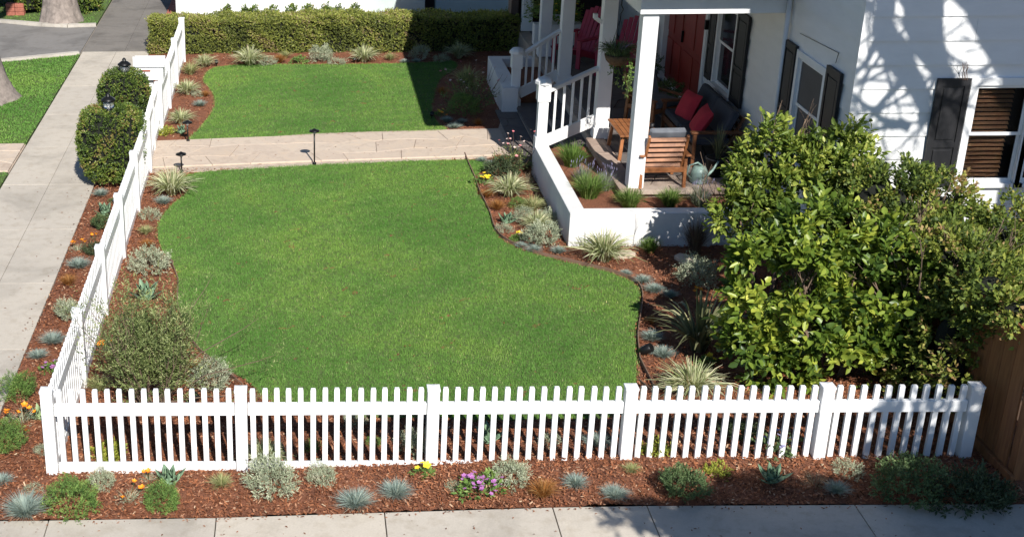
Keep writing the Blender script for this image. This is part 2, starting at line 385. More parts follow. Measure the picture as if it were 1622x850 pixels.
# thin brown edging strip along the right edge of the front lawn, and its left end
e = MB(); run = [(6.01,1.64), (6.17,2.27), (6.32,3.00), (6.53,3.72), (6.66,4.25), (6.63,4.59), (6.44,4.86), (6.16,5.08), (5.79,5.35), (5.51,5.57), (5.24,5.95), (5.12,6.38), (5.13,7.16), (5.10,7.90), (5.10,8.63), (5.16,9.47)]
run = smooth_poly(run, 3)[:-3]
for a, b in zip(run, run[1:]): e.bar((a[0]+.02, a[1], .05+gz(*a)), (b[0]+.02, b[1], .05+gz(*b)), .012, .05)
tag(e.build('lawn_edging', M['plastic_edge']), 'thin brown edging strip curving along the right side of the front lawn', 'garden edging')
e = MB(); run = smooth_poly([(0.76,5.26), (0.87,4.68), (0.91,4.09), (1.00,3.52), (1.22,2.77), (1.50,2.29), (1.81,1.92)], 3)[:-3]
for a, b in zip(run, run[1:]): e.bar((a[0]-.03, a[1], .05), (b[0]-.03, b[1], .05), .012, .045)
tag(e.build('lawn_edging', M['plastic_edge']), 'short brown edging strip between front lawn and the bed beside the left fence', 'garden edging')

# --- mulch chips
def chips(name, n, regions, avoid, label):
    pts = []
    for (x0, x1, y0, y1, k) in regions:
        p = np.column_stack([x0+rng.random(k)*(x1-x0), y0+rng.random(k)*(y1-y0)]); pts.append(p)
    p = np.vstack(pts)
    for a in avoid: p = p[~inpoly(p, a)]
    N = len(p); a = rng.random(N)*2*PI; l = .008+.015*rng.random(N)**1.5; w = .003+.0045*rng.random(N)
    d = np.column_stack([np.cos(a), np.sin(a), rng.normal(0, .35, N)])*l[:,None]
    s = np.column_stack([-np.sin(a), np.cos(a), rng.normal(0, .4, N)])*w[:,None]
    c = np.column_stack([p, .034+gz(p[:,0], p[:,1])+.012*rng.random(N)+.02*np.exp(-((p[:,1]+.35)**2)/.05)])
    up = np.array([0, 0, .006])
    V = np.stack([c-d-s, c+d-s*.7, c+d*.9+s, c-d+s*.8], 1).reshape(-1, 3); F = np.arange(len(V)).reshape(-1, 4)
    return tag(link(name, np_mesh(name, V, F, L_CHIP, np.repeat(rng.random(N), 4))), label, 'mulch', kind='stuff')
L_CHIP = mat_leaf('mulch_chip', [(0,(.07,.026,.014)),(.4,(.235,.085,.04)),(.8,(.35,.145,.072)),(.97,(.42,.23,.14)),(1,(.60,.44,.29))], .9, 0, .1)
BACKPATH = [(-.02, 9.25), (5.9, 9.7), (6.6, 9.0), (6.6, 12.4), (5.8, 11.25), (-.02, 10.63)]
chips('mulch_chips', 0, [(-.75, 9.0, -.82, 1.9, 52000), (-.75, 1.6, 1.9, 9.2, 24000), (5.2, 9.0, 1.9, 6, 14000), (4.8, 6.5, 6, 9.6, 4500), (-.6, 7.0, 10.6, 17, 14000), (-.75, 0, 9.2, 13, 1500)],
      [LAWN1, LAWN2, BACKPATH], 'loose reddish bark mulch chips covering the planting beds')

# --- flagstone path
def flag_cells(x0, x1, y0, y1, sx, sy, jit, clip=None):
    """irregular four to six sided stones from a jittered brick-bond grid"""
    cols = max(1, round((x1-x0)/sx)); rows = max(1, round((y1-y0)/sy)); cells = []
    Vx = {}
    def vert(i, j):
        if (i, j) not in Vx:
            u = i/(2*cols); v = j/rows
            dx = 0 if i in (0, 2*cols) else random.uniform(-jit, jit)*sx
            dy = 0 if j in (0, rows) else random.uniform(-jit, jit)*sy
            Vx[(i, j)] = (x0+u*(x1-x0)+dx, y0+v*(y1-y0)+dy)
        return Vx[(i, j)]
    for j in range(rows):
        st = [0] + list(range(1 + (j % 2), 2*cols, 2)) + [2*cols]; st = sorted(set(st))
        for a, b in zip(st, st[1:]):
            cells.append([vert(i, j) for i in range(a, b+1)] + [vert(i, j+1) for i in range(b, a-1, -1)])
    return cells
def stones(name, cells, z0, z1, mat, parent, gap=.012, bev=.006, warp=None):
    for c in cells:
        if warp: c = [warp(p) for p in c]
        cx = sum(p[0] for p in c)/len(c); cy = sum(p[1] for p in c)/len(c)
        q = []
        for x, y in c:
            d = math.hypot(x-cx, y-cy) or 1; k = max(0, (d-gap)/d); q.append(((x-cx)*k, (y-cy)*k))
        m = MB().prism(q, z0-z1, random.uniform(-.003, .003))
        o = link(name, m.mesh(name, mat, bevel=bev), parent); o.location = (cx, cy, z1+gz(cx, cy))
path = sheet('stone_path', [(0.07,9.02), (0.97,9.06), (2.67,9.33), (4.09,9.49), (5.53,9.68), (6.29,9.97), (6.95,12.76), (6.13,12.50), (5.84,11.25), (4.86,11.20), (2.69,11.04), (0.87,10.66), (0.05,10.54)], .04, M['grout'], .06)
tag(path, kind='structure')
def pwarp(p):
    u = min(1, p[0]/5.85); return (p[0], p[1]+.0+(.62*u**1.0)*(1-.15*u) )
stones('flagstone', flag_cells(-.02, 5.85, 9.22, 10.62, .78, .47, .30), .03, .062, M['flagstone'], path, .0045, .003, pwarp)
# landing stones by the steps
stones('flagstone', flag_cells(5.92, 6.3, 9.2, 12.3, .4, .5, .2), .03, .066, M['shade_toned_stone'], path, .011)

# --- sidewalks
def slabs(name, xs, ys, z, mat, parent, gap=.0025, skip=()):
    for i in range(len(xs)-1):
        for j in range(len(ys)-1):
            x0, x1, y0, y1 = xs[i]+gap, xs[i+1]-gap, ys[j]+gap, ys[j+1]-gap
            cx, cy = (x0+x1)/2, (y0+y1)/2
            vs = [(x-cx, y-cy, zz+gz(x, y)-gz(cx, cy)) for zz in (-.09, 0) for x, y in ((x0,y0),(x1,y0),(x1,y1),(x0,y1))]
            m = MB().add(vs, [(0,3,2,1),(4,5,6,7),(0,1,5,4),(1,2,6,5),(2,3,7,6),(3,0,4,7)])
            o = link(name, m.mesh(name, mat, bevel=.003), parent); o.location = (cx, cy, z+gz(cx, cy)+random.uniform(-.002,.002))
sw = MB().box(-2.2, -.76, -6, 17.1, -.1, -.03); sw = tag(sw.build('side_pavement', M['joint']), kind='structure')
slabs('slab', [-2.19, -1.47, -.76], [-.8+k*1.93-.32 for k in range(0, 9)]+[17.1], 0.02, M['concrete'], sw)
sw = MB().box(-1.5, 17, -2.4, -.83, -.1, -.03); sw = tag(sw.build('front_pavement', M['joint']), kind='structure')
slabs('slab', [-1.46, .1, 1.63, 3.16, 4.68, 5.53, 7.40, 9.2, 10.9, 12.6, 14.5], [-2.35, -.825], 0.03, M['concrete'], sw, .005)
tag(MB().box(-30, 40, -14, -2.42, -.2, -.05).build('street', M['asphalt']), kind='structure')
sw = MB().box(-2.25, -.34, 17.11, 40, -.1, -.02); sw = tag(sw.build('far_pavement', M['joint']), kind='structure')
slabs('slab', [-2.21, -1.30, -.36], [17.12, 19.42, 21.6, 23.6, 25.6, 28, 31, 34], 0.018, M['concrete_old'], sw)
# verge grass and its stepping path, driveway, far verge
def flat_grass(name, poly, n, label):
    tag(sheet(name, poly, -.005, M['turf'], .06), kind='structure')
V1 = [(-2.11,7.97), (-2.17,9.26), (-2.17,10.59), (-2.04,16.63), (-3.00,16.29), (-3.72,15.95)]
def verge(name, poly, n, label):
    s = tag(sheet(name, poly, .0, M['turf'], .1), kind='structure')
    P = np.array(poly); lo = P.min(0); hi = P.max(0)
    pts = lo + rng.random((n*2, 2))*(hi-lo); pts = pts[inpoly(pts, poly)][:n]
    N = len(pts); K = 3; b = np.repeat(pts, K, 0)+rng.normal(0, .015, (N*K, 2)); a = rng.random(N*K)*2*PI
    b3 = np.column_stack([b, np.zeros(N*K)]); sd = np.column_stack([-np.sin(a), np.cos(a), 0*a])*.006
    tip = b3+np.column_stack([np.cos(a)*.03, np.sin(a)*.03, .012+.022*rng.random(N*K)])
    Vv = np.stack([b3-sd, b3+sd, tip], 1).reshape(-1, 3)
    tn = np.clip(rng.normal(.5, .18, N*K), 0, 1)
    tag(link(name+'_grass', np_mesh(name, Vv, np.arange(len(Vv)).reshape(-1, 3), M['lawn'], np.repeat(tn, 3))), label, 'grass', kind='stuff')
def litter(n, boxes, label):
    V = []; F = []; T = []
    for (x0, x1, y0, y1, z, k) in boxes:
        for _ in range(k):
            x, y = random.uniform(x0, x1), random.uniform(y0, y1); a = random.uniform(0, 6.28); l = random.uniform(.006, .02); w = l*.45; c, s_ = math.cos(a), math.sin(a); b = len(V)
            V += [(x-l*c, y-l*s_, z+gz(x, y)), (x+w*s_, y-w*c, z+.006+gz(x, y)), (x+l*c, y+l*s_, z+.002+gz(x, y)), (x-w*s_, y+w*c, z+.005+gz(x, y))]; F.append((b, b+1, b+2, b+3)); T += [random.random()]*4
    return tag(link('fallen_leaves', np_mesh('fallen_leaves', V, F, L_CHIP, T)), label, 'leaf litter', kind='stuff')
litter(0, [(-2.15,-.8,-1,9,.024,60), (-.9,-.78,-.5,9,.024,90), (-1.4,9,-.9,-.83,.036,260), (-1.4,9,-1.5,-.83,.036,110), (.1,5.6,9.5,10.8,.066,70),(1.2,5.6,2,9,.062,70),(1,4.5,11.2,16,.062,30)], 'scattered bits of mulch and dry leaf on the pavements, path and lawns')
verge('near_verge', [(-2.23, 10.72), (-2.23, 16.95), (-2.6, 16.78), (-3.2, 16.55), (-3.9, 16.30), (-6.5, 15.9), (-6.5, 10.72)], 26000, 'green grass strip between the side pavement and the driveway on the left')
verge('front_verge', [(-2.23, -2), (-2.23, 9.2), (-6.5, 9.2), (-6.5, -2)], 9000, 'green grass strip left of the side pavement, nearer than its stone crossing')
verge('far_verge', [(-2.27, 19.75), (-2.27, 34), (-8, 34), (-8, 21.2), (-3.9, 20.05), (-3.0, 19.85)], 12000, 'bright grass beyond the driveway around the big grey trunk')
cp = MB().box(-6.5, -2.23, 9.21, 10.71, -.1, -.02); cp = tag(cp.build('verge_crossing', M['grout']), kind='structure')
stones('flagstone', flag_cells(-6.4, -2.24, 9.23, 10.69, .75, .5, .25), -.02, .012, M['flagstone'], cp)
dw = sheet('driveway', [(-2.26, 17.0), (-2.26, 19.7), (-2.9, 19.6), (-3.6, 19.75), (-4.6, 20.2), (-14, 22.5), (-14, 14.5), (-6.5, 15.9), (-3.9, 16.3), (-3.0, 16.7)], -.02, M['asphalt'], .08); tag(dw, kind='structure')
kb = MB()
for run in ([(-2.26,17.03),(-2.6,16.90),(-3.2,16.66),(-3.9,16.40),(-5.2,16.1),(-8,15.6)], [(-2.26,19.74),(-2.9,19.68),(-3.5,19.82),(-4.2,20.1),(-5.5,20.6),(-8,21.5)]):
    for a, b in zip(run, run[1:]): kb.bar((*a, -.0), (*b, -.0), .13, .09)
tag(kb.build('driveway_kerb', M['kerb']), kind='structure')

# ================================================================ FENCES
def picket_mesh():
    m = MB(); w, t = .025, .018
    m.box(-w, w, -t, t, .05, .925); m.add([(-w,-t,.925),(w,-t,.925),(w,t,.925),(-w,t,.925),(-w*.8,-t*.8,.94),(w*.8,-t*.8,.94),(w*.8,t*.8,.94),(-w*.8,t*.8,.94)], [(4,5,6,7),(0,1,5,4),(1,2,6,5),(2,3,7,6),(3,0,4,7)])
    return m.mesh('picket', M['white_vinyl'])
def post_mesh():
    m = MB(); m.box(-.056, .056, -.056, .056, -.1, .92); m.box(-.061, .061, -.061, .061, .921, .945)
    m.add([(-.061,-.061,.945),(.061,-.061,.945),(.061,.061,.945),(-.061,.061,.945),(0,0,.962)], [(0,1,4),(1,2,4),(2,3,4),(3,0,4)])
    return m.mesh('post', M['white_vinyl'], bevel=.003)
PK, PO = picket_mesh(), post_mesh()
def fence(root, posts, horizontal, npk, skip_last=False):
    """posts: distances along the fence in local x"""
    for p in posts:
        o = link('post', PO, root); o.location = (p, 0, 0)
    for a, b in zip(posts, posts[1:]):
        n = round(npk*(b-a)/1.83)
        MB().box(a+.062, b-.062, -.024, .024, .665, .785).build('top_rail', M['white_vinyl'], root, bevel=.004)
        MB().box(a+.062, b-.062, -.024, .024, .02, .145).build('bottom_rail', M['white_vinyl'], root, bevel=.004)
        for k in range(n):
            o = link('picket', PK, root); o.location = (a+(b-a)*(k+1)/(n+1), random.uniform(-.001,.001), random.uniform(-.003,.003)); o.rotation_euler = (0, random.uniform(-.004,.004), 0)
PS = [.0, 1.84, 3.66, 5.52, 7.36, 8.75]
f1 = empty('picket_fence', (.0, .03, -.022), 0, 'long white picket fence along the front pavement between corner post and brown board fence', 'fence')
fence(f1, PS, True, 15)
f2 = empty('picket_fence', (.02, .03, -.022), PI/2, 'white picket fence running back along the side pavement from the front corner to the gate', 'fence')
ps2 = [1.83, 3.66, 5.49, 7.32, 9.10]
fence(f2, ps2, False, 15)
a, b = 0, 1.83
MB().box(a+.062, b-.062, -.024, .024, .665, .785).build('top_rail', M['white_vinyl'], f2, bevel=.004)
MB().box(a+.062, b-.062, -.024, .024, .02, .145).build('bottom_rail', M['white_vinyl'], f2, bevel=.004)
for k in range(15):
    o = link('picket', PK, f2); o.location = (a+(b-a)*(k+1)/16, 0, 0)
f3 = empty('picket_fence', (.02, 0, -.022), PI/2, 'short white picket fence between the gate and the clipped hedge beside the mailbox', 'fence')
fence(f3, [11.2, 12.75, 14.4, 16.2], False, 15)
gt = empty('picket_gate', (.02, 9.22, .03), PI/2+.22, 'white picket double gate standing ajar across the flagstone path', 'gate')
for (x0, ang) in ((0, 0), (.98, 0)):
    for x in (x0+.03, x0+.89): MB().box(x-.025, x+.025, -.028, .028, .03, .92).build('stile', M['white_vinyl'], gt, bevel=.003)
    for z in (.08, .68): MB().box(x0+.057, x0+.863, -.022, .022, z, z+.1).build('gate_rail', M['white_vinyl'], gt, bevel=.003)
    for k in range(6):
        o = link('picket', PK, gt); o.location = (x0+.06+.8*(k+1)/7, 0, 0)
    for z in (.2, .74): MB().box(x0-.02 if x0 == 0 else x0+.92, x0+.01 if x0 == 0 else x0+.95, -.034, -.028, z-.03, z+.03).build('hinge', M['black_metal'], gt)
gt.rotation_euler = (0, 0, PI/2+.02)

# brown cedar board fence at the right
wf = empty('board_fence', (8.99, -.42, 0), PI/2, 'tall brown wooden board fence at the right end of the white pickets', 'fence')
x = 0
zz = gz(8.99, -.42)
MB().box(-.02, .09, -.12, -.002, zz-.2, 1.55).build('fence_post', M['cedar'], wf, bevel=.004)
k = 0
while x < 4.8:
    w = .21; m = MB().box(.002, w-.004, 0, .02, -w*0, 1.52+random.uniform(-.006,.006))
    o = link('board', m.mesh('board', M['cedar'], bevel=.002), wf); o.location = (x+.1, random.uniform(0,.004), .06); x += w; k += 1
for z in (.35, 1.25): MB().box(.1, 4.8, -.045, -.002, z, z+.09).build('fence_rail', M['cedar'], wf, bevel=.003)
MB().box(-.10, 1.3, .026, .062, zz-.03, zz+.13).build('kickboard', M['cedar'], wf, bevel=.003)

# mailbox
mb = empty('mailbox', (-.21, 12.0, 0), 0, 'white wooden mailbox on a post outside the side picket fence', 'mailbox')
MB().box(-.055, .055, -.055, .055, -.05, .775).build('post', M['white_paint'], mb, bevel=.004)
MB().add([(-.25,-.15,.78),(.25,-.15,.78),(.25,.15,.78),(-.25,.15,.78),(-.25,-.15,1.02),(.25,-.15,1.02),(.25,.15,1.10),(-.25,.15,1.10)], [(0,3,2,1),(4,5,6,7),(0,1,5,4),(1,2,6,5),(2,3,7,6),(3,0,4,7)]).build('box', M['white_paint'], mb, bevel=.004)
MB().add([(-.27,-.18,1.015),(.27,-.18,1.015),(.27,.17,1.113),(-.27,.17,1.113),(-.27,-.18,1.04),(.27,-.18,1.04),(.27,.17,1.138),(-.27,.17,1.138)], [(0,3,2,1),(4,5,6,7),(0,1,5,4),(1,2,6,5),(2,3,7,6),(3,0,4,7)]).build('lid', M['white_paint'], mb, bevel=.003)
MB().box(-.13, .03, -.161, -.151, .935, .965).build('slot', M['brick'], mb)
MB().bar((0, -.06, .5), (.0, .14, .77), .05, .05).build('brace', M['white_paint'], mb)
MB().box(-.268, -.25, -.155, -.13, .95, 1.20).build('flag', M['white_paint'], mb)

# ================================================================ HOUSE
house = empty('house', (9.0, 4.43, 0), 0, 'white sided house with black shutters, red door and columned porch', 'house')
HX, HY = 9.0, 4.43
def hb(mb_, name, mat, parent=house, bevel=0, smooth=False):
    mb_.v = [(x-HX, y-HY, z) for x, y, z in mb_.v]
    if parent is not house:
        pass
    return mb_.build(name, mat, parent, smooth, bevel)
def spans(lo, hi, holes):
    out = [(lo, hi)]
    for a, b in holes:
        nw = []
        for s, e2 in out:
            if b <= s or a >= e2: nw.append((s, e2)); continue
            if a > s: nw.append((s, a))
            if b < e2: nw.append((b, e2))
        out = nw
    return out
def sided_wall(axis, plane, lo, hi, z0, z1, holes, first):
    """axis 'x': wall faces -X and runs in y; axis 'y': wall faces -Y and runs in x"""
    w = MB(); zs = sorted({z0, z1, *[h[2] for h in holes], *[h[3] for h in holes]})
    for za, zb in zip(zs, zs[1:]):
        hs = [(h[0], h[1]) for h in holes if h[2] <= za and h[3] >= zb]
        for a, b in spans(lo, hi, hs):
            if axis == 'x': w.box(plane+.022, plane+.16, a, b, za, zb)
            else: w.box(a, b, plane+.022, plane+.16, za, zb)
    wall = hb(w, 'wall', M['siding'])
    z = first
    while z < z1:
        zt = min(z+.283, z1); hs = sorted((h[0], h[1]) for h in holes if h[2] < zt-.02 and h[3] > z+.02)
        zc = [h for h in holes if h[2] < zt-.02 and h[3] > z+.02]
        for a, b in spans(lo, hi, hs):
            if b-a < .03: continue
            cuts = [a]; L_ = random.uniform(2.2, 3.8); q = a+random.uniform(.8, 3)
            while q < b-.6: cuts.append(q); q += L_
            cuts.append(b)
            for c0, c1 in zip(cuts, cuts[1:]):
                e0 = 0 if c0 == a else .0015; e1 = 0 if c1 == b else .0015
                if axis == 'x': vs = [(plane+.0,c0+e0,z),(plane+.021,c0+e0,z),(plane+.021,c0+e0,zt+.004),(plane+.0195,c0+e0,zt+.004)]; vs += [(v[0], c1-e1, v[2]) for v in vs]
                else: vs = [(c0+e0,plane+.0,z),(c0+e0,plane+.021,z),(c0+e0,plane+.021,zt+.004),(c0+e0,plane+.0195,zt+.004)]; vs += [(c1-e1, v[1], v[2]) for v in vs]
                hb(MB().add(vs, [(0,1,2,3),(7,6,5,4),(0,4,5,1),(1,5,6,2),(2,6,7,3),(3,7,4,0)]), 'siding_board', M['siding'], wall)
        z += .283+.007
    return wall
WA = (8.93, 9.83, 1.24, 2.50)      # porch window hole (y0,y1,z0,z1)
WB = (5.32, 6.27, 1.20, 2.52)      # wing side window hole
DR = (10.42, 13.0, .48, 2.62)      # door hole
WD = (15.0, 15.9, 1.3, 2.5)
sided_wall('x', HX, HY+.10, 17.6, .1, 6.0, [WA, WB, DR, WD], .22)
FR = (10.43, 11.12, 1.40, 2.62); FR2 = (11.17, 11.86, 1.40, 2.62)
sided_wall('y', HY, HX+.10, 15, .1, 6.0, [(10.43, 11.86, 1.40, 2.62)], .235)
hb(MB().box(HX-.006, HX+.098, HY-.006, HY+.098, .05, 6.0), 'corner_board', M['siding'])
hb(MB().box(HX+.2, 15, HY+.3, 17.6, .05, .3), 'foundation', M['stucco'])
hb(MB().box(HX-.45, 15.6, HY-.4, 18.0, 6.02, 6.2), 'roof', M['dark_wall'])
hb(MB().box(HX+.3, HX+.35, HY+.3, 17.5, .3, 6), 'room_partition', M['black_paint'])
hb(MB().box(HX+.3, 15, HY+.5, HY+.55, .3, 6), 'room_partition', M['black_paint'])

def window(axis, plane, h, mid=.5, screen=False, blinds=False):
    a, b, z0, z1 = h
    def B(u0, u1, d0, d1, za, zb):    # u along wall, d depth outward negative
        return MB().box(plane+d0, plane+d1, u0, u1, za, zb) if axis == 'x' else MB().box(u0, u1, plane+d0, plane+d1, za, zb)
    win = hb(B(a-.055, a+.02, -.028, .05, z0-.02, z1+.07), 'window', M['white_paint'])
    def P(mbx, n, m, bev=0): return hb(mbx, n, m, win, bev)
    P(B(b-.02, b+.055, -.028, .05, z0-.02, z1+.07), 'casing', M['white_paint'])
    P(B(a+.021, b-.021, -.026, .05, z1-.02, z1+.068), 'casing', M['white_paint'])
    P(B(a-.08, b+.08, -.06, .05, z0-.07, z0-.021), 'sill', M['white_paint'])
    zm = z0+(z1-z0)*mid
    for (za, zb, d) in ((zm, z1-.021, .012), (z0-.018, zm+.035, .034)):
        P(B(a+.022, a+.062, d, d+.02, za, zb), 'sash', M['white_paint']); P(B(b-.062, b-.022, d, d+.02, za, zb), 'sash', M['white_paint'])
        P(B(a+.0625, b-.0625, d, d+.02, zb-.04, zb), 'sash', M['white_paint']); P(B(a+.0625, b-.0625, d, d+.02, za, za+.04), 'sash', M['white_paint'])
        P(B(a+.0625, b-.0625, d+.008, d+.012, za+.0405, zb-.0405), 'pane', M['screen'] if screen else M['pane_clear'] if blinds else M['glass'])
    if blinds:
        z = z0+.03
        while z < z1-.06:
            m = MB()
            vs = [(a+.07,plane+.075,z),(b-.16,plane+.075,z),(b-.16,plane+.11,z+.028),(a+.07,plane+.11,z+.028)]
            m.add(vs+[(x, y-.004, zz+.004) for x, y, zz in vs], [(0,1,2,3),(7,6,5,4),(0,4,5,1),(1,5,6,2),(2,6,7,3),(3,7,4,0)])
            P(m, 'blind_slat', M['blind']); z += .055
        P(B(a+.04, b-.04, .15, .16, z0, z1), 'room_dark', M['black_paint'])
    return win
m_, t_, b_ = nt('window_pane_clear'); b_.inputs['Base Color'].default_value = (.55,.57,.6,1); b_.inputs['Transmission Weight'].default_value = 1; b_.inputs['Roughness'].default_value = .02; b_.inputs['IOR'].default_value = 1.1
M['pane_clear'] = m_
window('x', HX, WA, .5); window('x', HX, WB, .5, True); window('x', HX, WD)
window('y', HY, FR, .47, False, True); window('y', HY, FR2, .47, False, True)
def shutter(axis, plane, a, b, z0, z1):
    def B(u0, u1, d0, d1, za, zb):
        return MB().box(plane+d0, plane+d1, u0, u1, za, zb) if axis == 'x' else MB().box(u0, u1, plane+d0, plane+d1, za, zb)
    s = hb(B(a, b, -.03, -.003, z0, z1), 'shutter', M['black_paint'], bevel=.003)
    for za, zb in ((z0, z0+.09), (z1-.09, z1), (z0+(z1-z0)*.36, z0+(z1-z0)*.36+.07)):
        hb(B(a+.061, b-.061, -.045, -.031, za, zb), 'rail', M['black_paint'], s)
    for ua, ub in ((a, a+.06), (b-.06, b)): hb(B(ua, ub, -.046, -.031, z0, z1), 'stile', M['black_paint'], s)
    for za, zb in ((z0+.12, z0+(z1-z0)*.36-.03), (z0+(z1-z0)*.36+.10, z1-.12)): hb(B(a+.085, b-.085, -.042, -.031, za, zb), 'panel', M['black_paint'], s, .004)
shutter('x', HX, 8.33, 8.84, 1.2, 2.57); shutter('x', HX, 9.88, 10.22, 1.2, 2.57)
shutter('x', HX, 6.34, 6.76, 1.17, 2.62); shutter('x', HX, 4.76, 5.22, 1.17, 2.66)
shutter('y', HY, 9.97, 10.355, 1.36, 2.69)
shutter('y', HY, 12.0, 12.4, 1.36, 2.69); shutter('x', HX, 14.5, 14.9, 1.3, 2.5)
# door
dr = hb(MB().box(HX+.06, HX+.11, DR[0]+.08, DR[1]-.08, DR[2]+.02, DR[3]-.08), 'door', M['door_red'])
for y0, y1 in ((10.60, 11.12), (11.24, 11.80), (12.0, 12.45), (12.52, 12.9)):
    for z0, z1 in ((.62, 1.25), (1.36, 2.44)): hb(MB().box(HX+.044, HX+.059, y0, y1, z0, z1), 'door_panel', M['door_red'], dr, .01)
hb(MB().box(HX+.02, HX+.059, 11.93, 11.96, 1.35, 1.55), 'handle', M['black_metal'], dr)
hb(MB().box(HX-.03, HX+.1, DR[0]-.05, DR[0]+.07, .46, DR[3]+.06), 'door_frame', M['white_paint'])
hb(MB().box(HX-.03, HX+.1, DR[1]-.07, DR[1]+.05, .46, DR[3]+.06), 'door_frame', M['white_paint'])
hb(MB().box(HX-.028, HX+.1, DR[0]+.071, DR[1]-.071, DR[3]-.07, DR[3]+.058), 'door_frame', M['white_paint'])
hb(MB().box(HX-.09, HX-.005, 10.26, 10.32, 1.95, 2.10), 'wall_lamp', M['black_metal'])
# gutter pipe at the junction of beam and wing
dp = MB().tube([(HX-.05, 6.76, .4), (HX-.05, 6.76, 3.3)], .034, 10); hb(dp, 'downpipe', M['siding'], house, 0, True)
# vine-like cable line on the wing
hb(MB().bar((HX-.008, 5.0, 2.86), (HX-.008, 6.35, 2.79), .006, .006).bar((HX-.008, 5.0, 2.86), (HX-.008, 5.05, 2.72), .006, .006), 'cable', M['black_paint'])

# porch
pf = hb(MB().box(7.02, HX-.002, 6.88, 17.2, 0, .43), 'porch_floor', M['grout'])
def hstones(cells, z0, z1, mat, parent, gap=.010, name='paving_stone', warp=None):
    for c in cells:
        cx = sum(p[0] for p in c)/len(c); cy = sum(p[1] for p in c)/len(c); q = []
        for x, y in c:
            d = math.hypot(x-cx, y-cy) or 1; k = max(0, (d-gap)/d); q.append(((x-cx)*k, (y-cy)*k))
        o = link(name, MB().prism(q, z0-z1, random.uniform(-.003,.003)).mesh(name, mat, bevel=.005), parent); o.location = (cx-HX, cy-HY, z1)
hstones(flag_cells(7.23, HX-.02, 7.50, 17.1, .62, .5, .25), .42, .455, M['shade_toned_stone'], pf)  # shade-darkened copy of the stone; the sunlit front row stays light
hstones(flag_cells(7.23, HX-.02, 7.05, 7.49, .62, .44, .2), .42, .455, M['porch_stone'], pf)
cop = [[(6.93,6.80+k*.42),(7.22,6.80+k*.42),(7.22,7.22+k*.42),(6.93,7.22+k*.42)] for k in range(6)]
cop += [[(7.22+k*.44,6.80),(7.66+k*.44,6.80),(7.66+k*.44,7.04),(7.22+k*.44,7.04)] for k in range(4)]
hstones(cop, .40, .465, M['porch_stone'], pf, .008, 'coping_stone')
rs = [[(6.955,6.85+k*.42),(7.015,6.85+k*.42),(7.015,7.26+k*.42),(6.955,7.26+k*.42)] for k in range(6)]
hstones(rs, .12, .395, M['porch_stone'], pf, .008, 'riser_stone')
# steps
for i, (x0, z) in enumerate(((6.28, .15), (6.66, .30))):
    st = hb(MB().box(x0+.02, 7.02, 9.30, 12.45, 0, z-.04), 'step', M['grout'])
    hstones(flag_cells(x0, 7.02, 9.30, 12.45, .5 if i == 0 else .36, .55, .15), z-.045, z, M['shade_toned_stone'], st, .008)
# columns, beams, ceiling, roof
def column(x, y, z0=.455, z1=2.95, base=True):
    c = hb(MB().box(x, x+.215, y, y+.215, z0, z1), 'porch_column', M['white_paint'], bevel=.006)
    hb(MB().box(x-.018, x+.233, y-.018, y+.233, z0-.002, z0+.17), 'base', M['white_paint'], c, .005) if base else None
    hb(MB().box(x-.015, x+.230, y-.015, y+.230, z1-.10, z1-.003), 'capital', M['white_paint'], c, .005) if base else None
    return c
column(7.06, 6.90, base=False); c2 = column(7.06, 9.28); c3 = column(7.06, 12.5); column(7.06, 14.6); column(7.06, 16.8)
for cy_ in (9.28, 12.5):
    hb(MB().bar((7.058, cy_+.12, 2.28), (6.95, cy_+.05, 2.36), .05, .05), 'bracket', M['white_paint'])
    hb(MB().box(6.91, 6.97, cy_+.0, cy_+.08, 2.36, 2.43), 'bracket', M['white_paint'])
hb(MB().box(7.0, HX-.004, 6.84, 7.16, 2.953, 3.22), 'beam', M['white_paint'], bevel=.004)
hb(MB().box(7.0, 7.30, 7.162, 17.2, 2.953, 3.22), 'beam', M['white_paint'], bevel=.004)
hb(MB().box(7.31, HX-.004, 7.17, 17.2, 3.16, 3.2), 'porch_ceiling', M['siding'])
hb(MB().box(6.55, HX-.01, 6.42, 17.9, 3.36, 3.5).box(5.52, 6.549, 7.35, 17.9, 3.36, 3.5), 'porch_roof', M['dark_wall'])  # unseen; strip over the steps added to shade the far lawn
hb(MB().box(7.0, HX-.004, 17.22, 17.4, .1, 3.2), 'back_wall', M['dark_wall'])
hb(MB().box(6.85, 7.0, 17.0, 17.42, .0, 3.2), 'brown_panel', M['brown_wall'])
